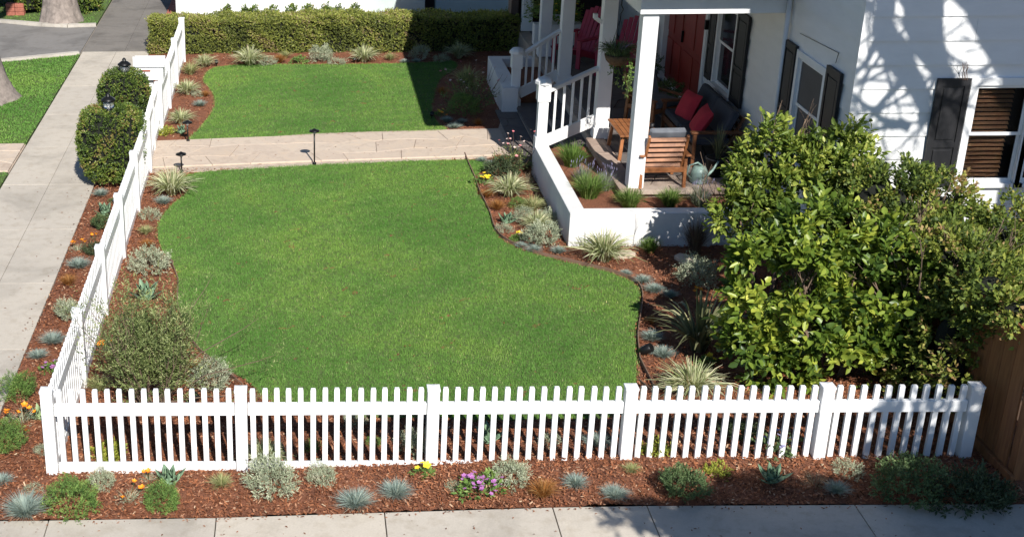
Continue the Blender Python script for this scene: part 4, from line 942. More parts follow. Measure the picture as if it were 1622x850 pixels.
# ================================================================ PLANTS: kind, x, y, z, radius, label
PLANTS = [
    ('fescue', -0.46, -0.18, 0.030, 0.115, 'blue grass tuft cut by the left edge of the picture, near the left corner post'),
    ('fescue', -0.13, -0.73, 0.030, 0.232, 'largest blue grass tuft, in the bottom left corner of the front bed'),
    ('silverflat', -0.13, -0.34, 0.030, 0.084, 'small grey-green tuft just behind the bottom left blue grass'),
    ('green', 0.31, -0.66, 0.030, 0.245, 'wide bright green mound shrub at the pavement edge, bottom left'),
    ('silver', 0.51, -0.26, 0.031, 0.126, 'small silver shrub in front of the fence just right of the corner post'),
    ('poppy', 0.80, -0.51, 0.033, 0.153, 'wispy poppy plant with orange blooms between the two green mounds', 3),
    ('poppy', 0.96, -0.18, 0.035, 0.109, 'orange poppies left of the first agave in front of the fence', 4),
    ('agave', 1.16, -0.25, 0.038, 0.150, 'green agave rosette in front of the first fence panel from the left'),
    ('green', 1.12, -0.64, 0.038, 0.187, 'smaller bright green mound shrub directly below the left agave'),
    ('palegrass', 1.65, -0.30, 0.049, 0.131, 'pale green grass tuft in front of the fence left of the second post'),
    ('silver', 2.13, -0.42, 0.063, 0.254, 'largest silver shrub in front of the fence, at the second post'),
    ('silver', 2.60, -0.28, 0.079, 0.137, 'small silver shrub with thin twigs right of the largest silver one'),
    ('fescue', 2.90, -0.71, 0.089, 0.191, 'blue grass tuft near the pavement, left of the pair before the second panel'),
    ('fescue', 3.28, -0.56, 0.102, 0.175, 'blue grass tuft, right one of the pair before the second panel'),
    ('gazania', 3.55, -0.20, 0.111, 0.102, 'small green plant with yellow flowers left of the middle fence post', 3),
    ('silverflat', 3.83, -0.46, 0.120, 0.076, 'tiny grey plant at the left side of the purple petunias'),
    ('petunia', 4.07, -0.54, 0.128, 0.234, 'wide purple petunia clump in front of the fence, right of the middle post', 34),
    ('silver', 4.37, -0.39, 0.136, 0.177, 'tall silver shrub right behind the purple petunias'),
    ('carex', 4.62, -0.65, 0.143, 0.180, 'orange-bronze grass tuft in front of the fence beside the silver shrub'),
    ('fescue', 4.95, -0.47, 0.150, 0.135, 'blue grass tuft right of the orange-bronze grass in front of the third panel'),
    ('fescue', 5.27, -0.68, 0.155, 0.139, 'blue grass tuft nearest the pavement crack in front of the third panel'),
    ('palegrass', 5.52, -0.25, 0.157, 0.095, 'small pale grass tuft at the foot of the fourth fence post'),
    ('dark', 5.88, -0.66, 0.158, 0.208, 'dense round dark green shrub in front of the fence right of the fourth post'),
    ('lime', 6.31, -0.29, 0.158, 0.113, 'small lime green plant beside the dense round shrub'),
    ('agave', 6.77, -0.45, 0.158, 0.141, 'blue-green agave in front of the fence at the edge of the tree shade'),
    ('wispy', 7.15, -0.52, 0.158, 0.152, 'dry brownish plant in front of the fifth fence post'),
    ('silverflat', 7.53, -0.30, 0.158, 0.136, 'silver shrub in front of the last fence panel'),
    ('fescue', 7.31, -0.62, 0.158, 0.127, 'blue grass tuft in the shade below the silver shrub of the last panel'),
    ('dark', 7.90, -0.68, 0.158, 0.259, 'dark round shrub in the tree shade in front of the last fence panel'),
    ('shade', 8.43, -0.75, 0.158, 0.298, 'low dark shrub at the foot of the brown board fence, left of the fence end'),
    ('shade', 8.66, -0.73, 0.158, 0.195, 'dark trailing shrub spreading to the pavement at the end of the brown board fence'),
    ('green', -0.62, 1.56, 0.030, 0.217, 'bushy green shrub beside the side pavement, left of the corner post'),
    ('poppy', -0.48, 1.01, 0.030, 0.210, 'brownish poppy plant with several orange blooms below the bushy green shrub', 7),
    ('agave_pale', -0.30, 1.06, 0.030, 0.125, 'pale green agave touching the left corner post'),
    ('green', -0.55, 0.49, 0.030, 0.215, 'green mound shrub at the left picture edge below the poppies'),
    ('poppy', -0.44, 0.72, 0.030, 0.090, 'single orange poppy bloom above the green mound at the left edge', 1),
    ('silverflat', -0.16, 0.39, 0.030, 0.094, 'small silver tuft left of the corner post'),
    ('petunia', -0.36, 2.19, 0.030, 0.134, 'small purple petunia clump between side pavement and fence', 14),
    ('fescue', -0.58, 2.50, 0.030, 0.129, 'grey-green grass tuft above left of the small petunias'),
    ('fescue', -0.47, 2.88, 0.030, 0.169, 'blue grass tuft above the small petunias beside the side pavement'),
    ('silver', -0.40, 3.58, 0.030, 0.184, 'silver shrub between the side pavement and the second side fence post'),
    ('carex', -0.56, 4.59, 0.030, 0.153, 'bronze grass tuft beside the side pavement'),
    ('fescue', -0.51, 5.15, 0.030, 0.175, 'blue grass tuft right above the bronze one beside the side pavement'),
    ('poppy', -0.61, 5.75, 0.030, 0.129, 'orange poppies at the pavement edge beside the third side fence post', 5),
    ('shade', -0.36, 5.68, 0.030, 0.145, 'greyish low shrub against the side fence beside the poppies'),
    ('poppy', -0.46, 6.15, 0.030, 0.079, 'two orange poppy blooms under the dark green shrub by the side fence', 3),
    ('dark', -0.39, 6.58, 0.030, 0.152, 'dark green shrub against the outer side of the side fence'),
    ('agave', -0.42, 7.12, 0.030, 0.156, 'green agave against the outer side of the side fence'),
    ('violas', -0.36, 7.68, 0.030, 0.085, 'small purple flowering plant against the fence above the outer agave', 6),
    ('fescue', -0.59, 7.97, 0.030, 0.143, 'blue grass tuft at the foot of the nearer clipped shrub'),
    ('silver', 1.42, 1.75, 0.039, 0.233, 'rounded silver shrub right of the loose olive-green shrub'),
    ('carex', 1.23, 2.17, 0.034, 0.134, 'bronze grass tuft between the olive-green shrub and the silver one'),
    ('agave', 0.49, 4.11, 0.030, 0.189, 'agave behind the top of the loose olive-green shrub'),
    ('silver', 0.48, 5.00, 0.030, 0.256, 'silver shrub in the bed between side fence and front lawn'),
    ('carex', 0.32, 5.87, 0.030, 0.129, 'bronze grass tuft above the silver shrub in the left bed'),
    ('palegrass', 0.25, 6.37, 0.030, 0.133, 'pale straw grass tuft in the left bed'),
    ('silverflat', 0.25, 7.00, 0.030, 0.155, 'soft silver-green mound in the left bed below the variegated grass'),
    ('fescue', 0.39, 7.61, 0.030, 0.150, 'blue grass tuft in the left bed just below the variegated grass'),
    ('vargrass', 0.48, 8.00, 0.030, 0.419, 'wide variegated grass beside the stone path at the gate'),
    ('poppy', 0.19, 2.66, 0.030, 0.116, 'orange poppies between side fence and olive-green shrub', 5),
    ('palegrass', 0.23, 1.70, 0.030, 0.178, 'straw coloured grass in the corner behind the front fence'),
    ('lime', 0.53, 0.31, 0.031, 0.162, 'lime green plant seen through the first pickets behind the fence'),
    ('lime', 0.12, 11.11, 0.030, 0.152, 'light green low plant beside the fence just across the stone path'),
    ('agave', 0.39, 11.10, 0.030, 0.130, 'small blue-green agave across the stone path from the gate light'),
    ('vargrass', 0.33, 11.71, 0.030, 0.289, 'variegated grass beside the fence, nearest the stone path on its far side'),
    ('vargrass', 0.30, 13.65, 0.030, 0.299, 'variegated grass with dark base, second across the path beside the fence'),
    ('carex', 0.65, 13.47, 0.030, 0.130, 'small bronze tuft at the left curve of the far lawn'),
    ('fescue', 0.59, 12.82, 0.030, 0.151, 'blue grass tuft at the left curve of the far lawn'),
    ('silverflat', 0.51, 13.51, 0.030, 0.119, 'little grey tuft behind the bronze one at the far lawn curve'),
    ('palegrass', 0.25, 15.11, 0.030, 0.251, 'pale grass tuft in the far left bed'),
    ('vargrass', 0.49, 15.75, 0.030, 0.270, 'variegated grass at the far left corner of the far lawn'),
    ('vargrass', 1.40, 15.77, 0.030, 0.411, 'large variegated grass before the left part of the hedge'),
    ('silverflat', 1.77, 15.81, 0.030, 0.193, 'silver tuft right beside the large variegated grass at the hedge'),
    ('carex', 2.02, 16.01, 0.030, 0.181, 'bronze grass tuft before the hedge'),
    ('palegrass', 2.13, 16.38, 0.030, 0.157, 'light green tuft directly behind the bronze one at the hedge'),
    ('gazania', 2.39, 15.95, 0.030, 0.168, 'small plant with one yellow flower before the hedge', 1),
    ('silver', 2.88, 16.09, 0.030, 0.246, 'silver shrub before the middle of the hedge'),
    ('silverflat', 3.21, 15.82, 0.030, 0.154, 'low silver tuft right of the hedge silver shrub'),
    ('vargrass', 3.74, 16.01, 0.030, 0.362, 'variegated grass before the hedge, right of its middle'),
    ('palegrass', 4.29, 16.15, 0.030, 0.156, 'light green tuft before the hedge left of the house shadow'),
    ('fescue', 4.56, 15.87, 0.030, 0.116, 'tiny blue tuft at the far lawn edge, left one of two near the shadow line'),
    ('fescue', 4.80, 15.92, 0.030, 0.116, 'tiny blue tuft at the far lawn edge right at the shadow line'),
    ('silver', 4.89, 16.28, 0.030, 0.196, 'silver shrub at the shadow line before the hedge'),
    ('vargrass', 5.71, 16.26, 0.030, 0.339, 'variegated grass in the house shade before the hedge'),
    ('silverflat', 5.34, 16.00, 0.030, 0.168, 'silver tuft in the house shade before the hedge'),
    ('gaura', 5.55, 12.60, 0.030, 0.481, 'dark wiry gaura with few blooms in the bed left of the steps'),
    ('palegrass', 5.63, 14.12, 0.030, 0.363, 'pale grass in the shade behind the gaura left of the steps'),
    ('green', 5.36, 12.19, 0.030, 0.282, 'yellow-green bush in a patch of sun left of the steps'),
    ('carex', 5.09, 13.46, 0.030, 0.177, 'bronze tuft in shade at the right edge of the far lawn'),
    ('fescue', 5.00, 11.69, 0.030, 0.133, 'blue tuft by the path, left one of the three left of the steps'),
    ('fescue', 5.25, 11.61, 0.030, 0.110, 'blue tuft by the path, right one of the three left of the steps'),
    ('fescue', 5.09, 11.31, 0.030, 0.142, 'blue tuft by the path, front one of the three left of the steps'),
    ('carex', 5.52, 11.49, 0.030, 0.132, 'bronze tuft by the path before the planter left of the steps'),
    ('poppy', 4.99, 11.93, 0.030, 0.112, 'two orange blooms at the sunny tip of the bed left of the steps', 2),
    ('gazania', 4.92, 12.13, 0.030, 0.101, 'small yellow blooms beside the black spotlight at the far lawn edge', 3),
    ('gaura', 5.82, 9.07, 0.030, 0.338, 'pink and white flowering gaura between stone path and planter wall'),
    ('carex', 5.60, 9.46, 0.030, 0.142, 'bronze tuft at the path end of the bed beside the planter'),
    ('fescue', 5.33, 9.46, 0.030, 0.111, 'blue tuft at the path corner of the front lawn bed'),
    ('fescue', 5.45, 9.27, 0.030, 0.110, 'second blue tuft at the path corner, a little nearer the planter'),
    ('shade', 5.59, 8.83, 0.030, 0.276, 'olive green low bush beneath the pink gaura'),
    ('gazania', 5.19, 8.42, 0.030, 0.145, 'yellow flowers at the front lawn edge below the path corner', 6),
    ('vargrass', 5.53, 7.83, 0.030, 0.358, 'variegated grass left of the planter wall, farthest of its row'),
    ('carex', 5.28, 7.24, 0.030, 0.165, 'bronze grass tuft at the front lawn edge beside the variegated grass'),
    ('palegrass', 5.78, 7.18, 0.030, 0.229, 'pale silvery grass against the planter wall'),
    ('vargrass', 5.72, 6.47, 0.030, 0.265, 'variegated grass near the planter corner'),
    ('agave', 5.34, 6.67, 0.030, 0.134, 'grey-green agave at the front lawn edge'),
    ('silverflat', 5.26, 6.38, 0.030, 0.114, 'small silver tuft just below the grey-green agave'),
    ('gazania', 5.40, 6.06, 0.030, 0.104, 'yellow flowering plant at the front lawn edge before the silver shrub', 4),
    ('silver', 5.67, 5.85, 0.030, 0.257, 'silver shrub near the planter corner'),
    ('fescue', 5.55, 5.62, 0.030, 0.119, 'blue tuft at the lawn edge left of the planter corner, first of two'),
    ('fescue', 5.87, 5.57, 0.030, 0.118, 'blue tuft at the lawn edge left of the planter corner, second of two'),
    ('vargrass', 6.42, 5.29, 0.030, 0.434, 'largest variegated grass in front of the planter wall'),
    ('greengrass', 7.09, 5.59, 0.030, 0.135, 'small green clump before the shaded part of the planter wall'),
    ('fescue', 6.60, 4.80, 0.030, 0.089, 'little blue tuft at the lawn edge right of the largest variegated grass'),
    ('fescue', 6.76, 4.55, 0.030, 0.128, 'blue tuft in half shade between lawn and purple fountain grass'),
    ('fescue', 6.83, 4.25, 0.030, 0.142, 'darker blue tuft in half shade, lower right of the half shaded lawn edge tuft'),
    ('fountain', 7.68, 5.54, 0.030, 0.253, 'tall purplish fountain grass before the right end of the planter wall'),
    ('silver', 7.43, 4.52, 0.030, 0.248, 'silver shrub below the purplish fountain grass'),
    ('poppy', 7.33, 4.08, 0.030, 0.094, 'orange blooms between the silver shrub and the dark flax', 3),
    ('phormium', 6.91, 2.54, 0.054, 0.444, 'big dark arching flax plant between front lawn and lemon bush'),
    ('fescue', 6.47, 2.86, 0.037, 0.146, 'shaded blue tuft at the right edge of the front lawn, upper of two'),
    ('fescue', 6.47, 2.36, 0.066, 0.156, 'shaded blue tuft at the right edge of the front lawn, lower of two'),
    ('gazania', 6.89, 2.16, 0.081, 0.105, 'yellow flowers in the shade beneath the dark flax', 3),
    ('vargrass', 6.51, 1.31, 0.143, 0.384, 'large variegated grass behind the fence, right of the fourth post'),
    ('carex', 5.21, 7.79, 0.030, 0.141, 'small bronze tuft at the lawn edge just above the other bronze tuft'),
    ('green', 5.60, 7.29, 0.030, 0.129, 'little green plant between the variegated grasses left of the planter wall'),
    ('silver', 5.57, 6.72, 0.030, 0.161, 'small silver shrub in the middle of the bed left of the planter wall'),
    ('carex', 5.74, 9.26, 0.030, 0.130, 'bronze tuft at the foot of the pink gaura'),
    ('wispy', 5.89, 8.40, 0.030, 0.213, 'dry wiry plant between pink gaura and planter wall'),
    ('silver', 5.91, 6.71, 0.030, 0.152, 'pale silver tuft tucked against the planter wall near its corner'),
    ('fescue', 5.40, 5.76, 0.030, 0.103, 'small blue tuft at the lawn edge below the yellow flowers'),
    ('carex', 6.58, 3.32, 0.030, 0.105, 'bronze tuft in the dappled shade right of the front lawn'),
    ('fescue', 6.99, 4.09, 0.030, 0.117, 'blue tuft left of the dark flax'),
    ('vargrass', 2.04, 0.17, 0.060, 0.234, 'variegated grass seen through the pickets right of the second post'),
    ('green', 2.52, 0.33, 0.076, 0.094, 'small green shrub seen through the pickets of the second panel'),
    ('green', 3.13, 0.39, 0.097, 0.075, 'tiny green plant seen through the pickets in the middle of the second panel'),
    ('silver', 2.96, 0.81, 0.091, 0.116, 'silver tuft behind the top rail left of the middle post'),
    ('silver', 3.51, 0.26, 0.110, 0.161, 'silver-leaved plant seen through the pickets left of the middle post'),
    ('agave', 4.26, 0.36, 0.134, 0.149, 'agave seen through the pickets right of the middle post'),
    ('silverflat', 4.84, 0.31, 0.148, 0.105, 'grey plant seen through the pickets in the third panel'),
    ('fescue', 5.30, 0.25, 0.155, 0.160, 'blue tuft seen through the pickets left of the fourth post'),
    ('lime', 5.85, 0.12, 0.158, 0.141, 'lime plant seen through the pickets right of the fourth post'),
    ('violas', 6.98, 0.15, 0.158, 0.196, 'white and violet flowering plant seen through the pickets left of the fifth post', 14),
    ('shade', 6.73, 0.42, 0.158, 0.187, 'leafy green plant seen through the pickets under the lemon bush'),
    ('greengrass', 6.53, 8.29, 0.345, 0.230, 'green grass clump at the far end of the planter, nearest the stair post'),
    ('lavender', 6.54, 7.53, 0.345, 0.185, 'lavender in the planter behind the nearer green clump'),
    ('greengrass', 6.51, 6.88, 0.345, 0.233, 'green grass clump in the middle of the planter'),
    ('lavender', 6.80, 7.20, 0.345, 0.182, 'greyish lavender in the planter against the porch step'),
    ('greengrass', 6.99, 6.45, 0.345, 0.193, 'round green grass clump in front of the big white column'),
    ('greengrass', 7.56, 6.52, 0.345, 0.167, 'smaller green grass clump in the planter before the wooden armchair'),
    ('lavender', 7.99, 6.51, 0.345, 0.193, 'dark spiky lavender at the right end of the planter'),
]
for row in PLANTS:
    make(*row)

# ---------------------------------------------------------------- clipped shrubs with lanterns on hidden posts
def boxball(x, y, rx, rz, zc, label, lz, n=2600):
    r = empty('clipped_shrub', (x, y, 0), 0, label, 'shrub', 'clipped round shrubs at the gate')
    me = shrub_mesh('foliage', n, rx, rx, rz, 6, .055, .030, .019, L['box'], int(x*-100), .05, .88, -.8, .3, 3.2, 0, .2, zc, .3); link('foliage', me, r)
    link('twigs', dome_core(rx*.90, rx*.90, rz*.90, zc, box=3.2), r)  # solid core, its black stands for shade inside the shrub
    # lantern on its pillar
    l = empty('post_lantern', (x+.02, y-.02, lz), 0, 'black lantern with glass sides on top of the '+('nearer' if y < 10 else 'farther')+' clipped shrub', 'lantern')
    MB().lathe([(.075,-.04),(.08,0),(.06,.01)], 12).build('base', M['black_metal'], l, True)
    MB().lathe([(.055,.011),(.085,.04),(.082,.10),(.06,.135)], 14).build('glass', M['clear_glass'], l, True)
    MB().lathe([(.02,.012),(.02,.09)], 8).build('bulb', M['white_paint'], l, True)
    MB().lathe([(.115,.13),(.11,.15),(.055,.19),(.03,.20),(.035,.225),(.01,.25)], 14).build('cap', M['black_metal'], l, True)
    for k in range(4): a = k*PI/2+.4; MB().bar((.086*math.cos(a), .086*math.sin(a), .01), (.088*math.cos(a), .088*math.sin(a), .13), .008, .008).build('glass_bar', M['black_metal'], l)
    MB().box(-.05,.05,-.05,.05,-lz,-.041).build('pillar', M['black_metal'], l)
boxball(-.50, 8.62, .49, .60, .63, 'nearer clipped round shrub beside the picket fence, lantern on top', 1.20, 3600)
boxball(-.53, 10.95, .45, .52, .66, 'farther clipped round shrub behind the first one, next to the mailbox', 1.16, 3000)

# ---------------------------------------------------------------- clipped hedge
def hedge(name, x0, x1, y0, y1, z1, n, label, mat, bulge=0):
    h = empty(name, (x0, y0, 0), 0, label, 'hedge')
    P = []; D = []
    W, Dp = x1-x0, y1-y0; A = [W*z1, W*Dp, Dp*z1]; tot = A[0]+A[1]+2*A[2]
    for area, f in ((A[0], 'f'), (A[1]*1.2, 't'), (A[2], 'l'), (A[2], 'r')):
        k = int(n*area/tot); u = rng.random(k); v = rng.random(k); z = 0*u
        if f == 'f': P.append(np.column_stack([u*W, z, v*z1])); D.append(np.tile([0,-1,.25], (k,1)))
        if f == 't': P.append(np.column_stack([u*W, v*Dp, z+z1])); D.append(np.tile([0,-.1,1], (k,1)))
        if f == 'l': P.append(np.column_stack([z, u*Dp, v*z1])); D.append(np.tile([-1,0,.25], (k,1)))
        if f == 'r': P.append(np.column_stack([z+W, u*Dp, v*z1])); D.append(np.tile([1,0,.25], (k,1)))
    P = np.vstack(P); D = np.vstack(D).astype(float)
    off = .035*np.sin(P[:,0]*2.1)*np.sin(P[:,2]*6+P[:,0])+.025*np.sin(P[:,0]*7+P[:,1]*5+P[:,2]*9)+rng.normal(0, .022, len(P))
    P = P + D*off[:,None]; D = nrm(D+rng.normal(0, .5, D.shape)+[0,0,.2])
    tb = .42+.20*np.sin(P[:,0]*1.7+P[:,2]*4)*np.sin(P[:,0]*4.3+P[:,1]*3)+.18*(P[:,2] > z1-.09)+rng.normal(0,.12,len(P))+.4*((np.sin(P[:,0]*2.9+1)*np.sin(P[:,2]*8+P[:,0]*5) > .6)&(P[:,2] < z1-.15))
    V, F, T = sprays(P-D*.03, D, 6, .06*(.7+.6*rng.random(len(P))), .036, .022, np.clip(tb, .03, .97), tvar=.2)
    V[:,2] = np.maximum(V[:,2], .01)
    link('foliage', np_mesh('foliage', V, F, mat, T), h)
    MB().box(.04, W-.04, .05, Dp-.04, .0, z1-.05).build('twigs', L['core'], h)  # solid dark block filling the hedge, shade painted into its colour
hedge('clipped_hedge', -.70, 7.0, 16.85, 17.58, .71, 17000, 'long clipped green hedge between the far lawn and the neighbours', L['hedge'])

# ---------------------------------------------------------------- branches
def grow(m, p, d, L_, r, depth, rs, spread=.55, up=.15, tips=None, minr=.004, n=6, kids=(2,3), shrink=.72):
    pts = [p]; q = p.copy(); dd = d.copy(); k = 4
    for i in range(k):
        dd = (dd + Vector((rs.uniform(-.14,.14), rs.uniform(-.14,.14), rs.uniform(-.1,.14)+up*.2))).normalized(); q = q+dd*(L_/k); pts.append(q.copy())
    r2 = r*.68
    m.tube(pts, [r+(r2-r)*i/k for i in range(k+1)], n if r > .02 else 4)
    if depth == 0 or r2 < minr:
        if tips is not None: tips.append((q.copy(), dd.copy()))
        return
    for _ in range(rs.randint(*kids)):
        nd = (dd + Vector((rs.uniform(-1,1), rs.uniform(-1,1), rs.uniform(-.5,.9)+up))*spread).normalized()
        t = rs.choice([1, 1, .75, .5]); s = pts[int(t*k)]
        grow(m, s.copy(), nd, L_*shrink*rs.uniform(.8,1.15), r2*rs.uniform(.7,.95), depth-1, rs, spread, up, tips, minr, n, kids, shrink)

# ---------------------------------------------------------------- lemon bush (large leaves)
def blob_points(blobs, n, inner=.6, seed=0, amp=.2, zmin=-.6):
    vol = np.array([b[3]*b[4] for b in blobs]); k = (n*vol/vol.sum()).astype(int); P = []; D = []
    for i, b in enumerate(blobs):
        p, d = ellipsoid_pts(k[i], b[3], b[4], b[5], seed+i*7, amp, inner, zmin); P.append(p+np.array(b[:3])); D.append(d)
    P = np.vstack(P); D = np.vstack(D)
    keep = np.ones(len(P), bool)
    for b in blobs:   # drop points deep inside a neighbouring blob
        q = ((P-np.array(b[:3]))/np.array(b[3:6])); keep &= (q*q).sum(1) > .38
    return P[keep], D[keep]
cam_xy = np.array([2.4, -11.4, 6.9])
def bush(name, origin, blobs, n, k, sl, ll, lw, mat, label, seed, nleaf, trunks, fold=.10, tvar=.14, up=.3, tw=.35, cat='bush', coremat=None, zmax=None, core=.62, clump=16, pull=.6, tone0=.46):
    root = empty(name, origin, 0, label, cat); rs = random.Random(seed)
    P, D = blob_points(blobs, n, .55, seed)
    # gather the sprays into clumps with gaps between them
    C = P[rng.permutation(len(P))[:max(12, len(P)//clump)]]; lab = np.zeros(len(P), int)
    for i0 in range(0, len(P), 2000):
        lab[i0:i0+2000] = ((P[i0:i0+2000,None,:]-C[None])**2).sum(2).argmin(1)
    ct = rng.normal(0, .13, len(C)); push = rng.normal(0, .05, len(C))
    P = C[lab]+(P-C[lab])*pull+D*push[lab][:,None]
    D2 = nrm(D+[0,0,up]+rng.normal(0, .4, D.shape)+nrm(P-C[lab]+1e-6)*.5)
    g = np.sin(P[:,0]*3.1+seed)*np.sin(P[:,1]*2.7)*np.sin(P[:,2]*3.7+1)
    tb = np.clip(tone0+tw*g*.6+ct[lab]+rng.normal(0, .08, len(P)), .03, .97)
    V, F, T = sprays(P-D2*sl*.4, D2, k, sl*(.7+.6*rng.random(len(P))), ll, lw, tb, fold=fold, tvar=tvar, opp=.8)
    per = 6 if fold else 4
    if nleaf:
        base = V[::per]; nl = len(base); dist = np.linalg.norm(base+np.array(origin)-cam_xy, axis=1)
        sel = np.argsort(dist+rng.random(nl)*.25)[:nleaf]; keep = np.ones(nl, bool); keep[sel] = False
        for i in sel:
            q = V[i*per:(i+1)*per]; c = q[0]
            lm = np_mesh('leaf', q-c, np.array([[0,1,2,3],[0,3,4,5]]), mat, T[i*per:(i+1)*per])
            o = link('leaf', lm, root); o.location = c
        Vk = V.reshape(nl, per, 3)[keep].reshape(-1, 3); Tk = T.reshape(nl, per)[keep].ravel(); i = np.arange(keep.sum())[:,None]*6
        V, T = Vk, Tk; F = np.concatenate([i+np.array([0,1,2,3]), i+np.array([0,3,4,5])])
    tag(link('foliage', np_mesh('foliage', V, F, mat, T), root), kind='stuff')
    m = MB()
    for (a, b, r) in trunks:
        grow(m, Vector(a), Vector(b).normalized(), Vector(b).length, r, 4, rs, .6, .15, None, .004, 7)
    m.build('trunk', M['bark_brown'], root, True)
    if core:
        for b in blobs:
            m = MB(); rr = core
            prof = [(max(.01, math.cos(t)*b[3]*rr), math.sin(t)*b[5]*rr) for t in np.linspace(-1.4, 1.4, 7)]
            m.lathe(prof, 9, b[:3])
            m.v = [(x, y, max(z, .01)) for x, y, z in m.v]
            m.build('inner_shade_core', L['core'], root)  # solid near-black core, painted shade behind the leaf gaps
    return root
bush('lemon_bush', (8.02, 1.75, .08), [(-.60,.0,1.05,.48,.45,.56),(-.15,-.15,.62,.55,.5,.45),(.40,-.05,1.05,.48,.45,.5),(.95,-.1,1.22,.36,.35,.36),(-.12,.3,1.5,.52,.4,.34),(-.80,-.05,.5,.36,.35,.34),(.45,-.2,.50,.30,.3,.32),(-.45,-.2,.22,.34,.3,.22),(-.80,.1,1.3,.26,.26,.26),(.55,.2,1.55,.22,.22,.2)],
     1650, 7, .22, .100, .062, L['lemon'], 'large lemon bush with big yellow-green leaves right behind the picket fence', 11, 300,
     [((0,0,-.1),(-.3,0,.7),.045),((.15,0,-.1),(.35,.1,.7),.04),((.75,.0,-.05),(.12,-.1,.75),.035)], .10, .15, .35, .30, core=0, clump=15, pull=.42, tone0=.37)
bush('glossy_bush', (8.22, 4.1, .0), [(-.15,.0,1.6,.52,.45,.46),(-.5,-.1,1.25,.4,.4,.5),(.35,.1,1.6,.5,.45,.5),(.2,-.2,1.0,.6,.5,.6),(.75,.0,1.6,.28,.35,.45),(-.3,0,2.0,.16,.16,.24),(.78,0,2.1,.12,.12,.22)],
     1900, 7, .19, .088, .043, L['glossy'], 'upright glossy green bush between porch planter and the lemon bush', 23, 0, [((0,0,-.1),(.1,0,.9),.04),((-.2,0,-.1),(-.2,0,.8),.035)], .1, .16, .7, .25, core=.3)
bush('vine_bush', (9.5, 2.9, .0), [(-.5,.3,1.55,.6,.6,.45),(.1,.2,1.45,.6,.6,.45),(.7,.1,1.15,.6,.6,.45),(1.2,.0,.85,.6,.6,.5),(-.35,-.35,1.3,.55,.5,.45),(.30,-.6,1.15,.6,.6,.45),(-.7,.3,.8,.7,.6,.7),(.9,-.9,.75,.6,.6,.45),(-.5,-.5,.6,.55,.5,.6),(-.30,-1.1,1.35,.45,.5,.38),(-.32,-1.7,1.45,.42,.45,.34),(-.30,-2.3,1.40,.36,.4,.30),(-.4,.7,1.5,.5,.4,.4),(.3,-1.4,1.15,.5,.6,.42),(.35,-2.1,1.2,.45,.5,.40),(-.55,-1.2,.95,.3,.5,.6),(-.78,-1.35,.45,.3,.4,.45),(-.66,-2.0,1.0,.22,.4,.4),(.8,-1.8,.9,.5,.6,.4),(-.35,-1.9,1.25,.34,.5,.34),(-.2,-2.55,1.30,.30,.34,.28),(.2,-2.7,1.1,.4,.4,.3),(-.66,-2.2,.65,.26,.5,.5),(-.66,-1.6,.55,.28,.5,.5),(-.72,-.9,.5,.28,.5,.5),(-.42,-2.72,1.56,.30,.30,.22),(-.45,-2.2,1.62,.28,.35,.2),(-.5,-1.3,1.62,.3,.45,.25),(-.1,-2.75,1.45,.35,.3,.26)],
     14500, 7, .13, .058, .033, L['vine'], 'wide tangled fine leaved bush spilling over the brown board fence below the window', 37, 0, [((-.6,0,-.1),(.1,0,.8),.05),((-.2,-.3,-.1),(.3,-.2,.7),.04)], 0, .2, .3, .25, core=.5)
# small reddish shoots on the wall above the shutter
v = empty('wall_vine', (10.1, 4.39, 2.68), 0, 'bare little vine shoots climbing the white wall above the big shutter', 'vine')
m = MB(); rs = random.Random(4)
for k in range(5): grow(m, Vector((.12+.02*k, -.02, 0)), Vector((rs.uniform(-.5,.1), 0, 1)), .10, .004, 2, rs, .7, .3, None, .001, 4)
m.build('stem', L['stembrown'], v)

# ---------------------------------------------------------------- olive-green shrub at the left front corner
r = empty('olive_shrub', (.86, 1.2, .03), 0, 'large loose olive-green shrub with whip-like shoots at the front left corner of the garden', 'shrub')
rs = random.Random(5); m = MB(); tips = []
for k in range(26):
    a = rs.uniform(0, 6.28); grow(m, Vector((.08*math.cos(a), .08*math.sin(a), 0)), Vector((math.cos(a)*rs.uniform(.1,.7), math.sin(a)*rs.uniform(.1,.7), 1.0)).normalized(), rs.uniform(.42,.68), .010, 2, rs, .45, .35, tips, .001, 4)
for tp, L2 in (((.95,.75,.62), .5), ((1.12,.30,.45), .5), ((.5,1.0,.95), .4), ((-.55,.3,.9),.3), ((1.15,-.2,.30),.4)):
    m.tube([(0,0,.1), (tp[0]*.5, tp[1]*.5, tp[2]*.8), tp, (tp[0]*1.15, tp[1]*1.15, tp[2]*1.1)], [.009,.006,.004,.002], 4); tips.append((Vector(tp)*1.1, Vector(tp).normalized()))
m.build('stem', L['twigmat'] if 'twigmat' in L else M['bark_brown'], r)
P = np.array([t[0] for t in tips]); D = np.array([t[1] for t in tips]); reps = 15
P = np.repeat(P, reps, 0)*(.45+.65*rng.random((len(P)*reps, 1)))+rng.normal(0, .045, (len(P)*reps, 3)); D = nrm(np.repeat(D, reps, 0)+rng.normal(0, .35, (len(P), 3)))
V, F, T = sprays(P, D, 8, np.full(len(P), .13), .040, .010, np.clip(.45+.3*rng.normal(size=len(P)), 0, 1)); V[:,2] = np.maximum(V[:,2], .01)
link('foliage', np_mesh('foliage', V, F, L['olive'], T), r)
P, D = ellipsoid_pts(850, .47, .45, .66, 3, .25, .1, -.3); V, F, T = sprays(P+[0,0,.52], nrm(D+[0,0,.8]), 8, np.full(len(P), .14), .042, .011, np.clip(.38+.3*rng.normal(size=len(P)), 0, 1)); V[:,2] = np.maximum(V[:,2], .01)
link('foliage', np_mesh('foliage', V, F, L['olive'], T), r)

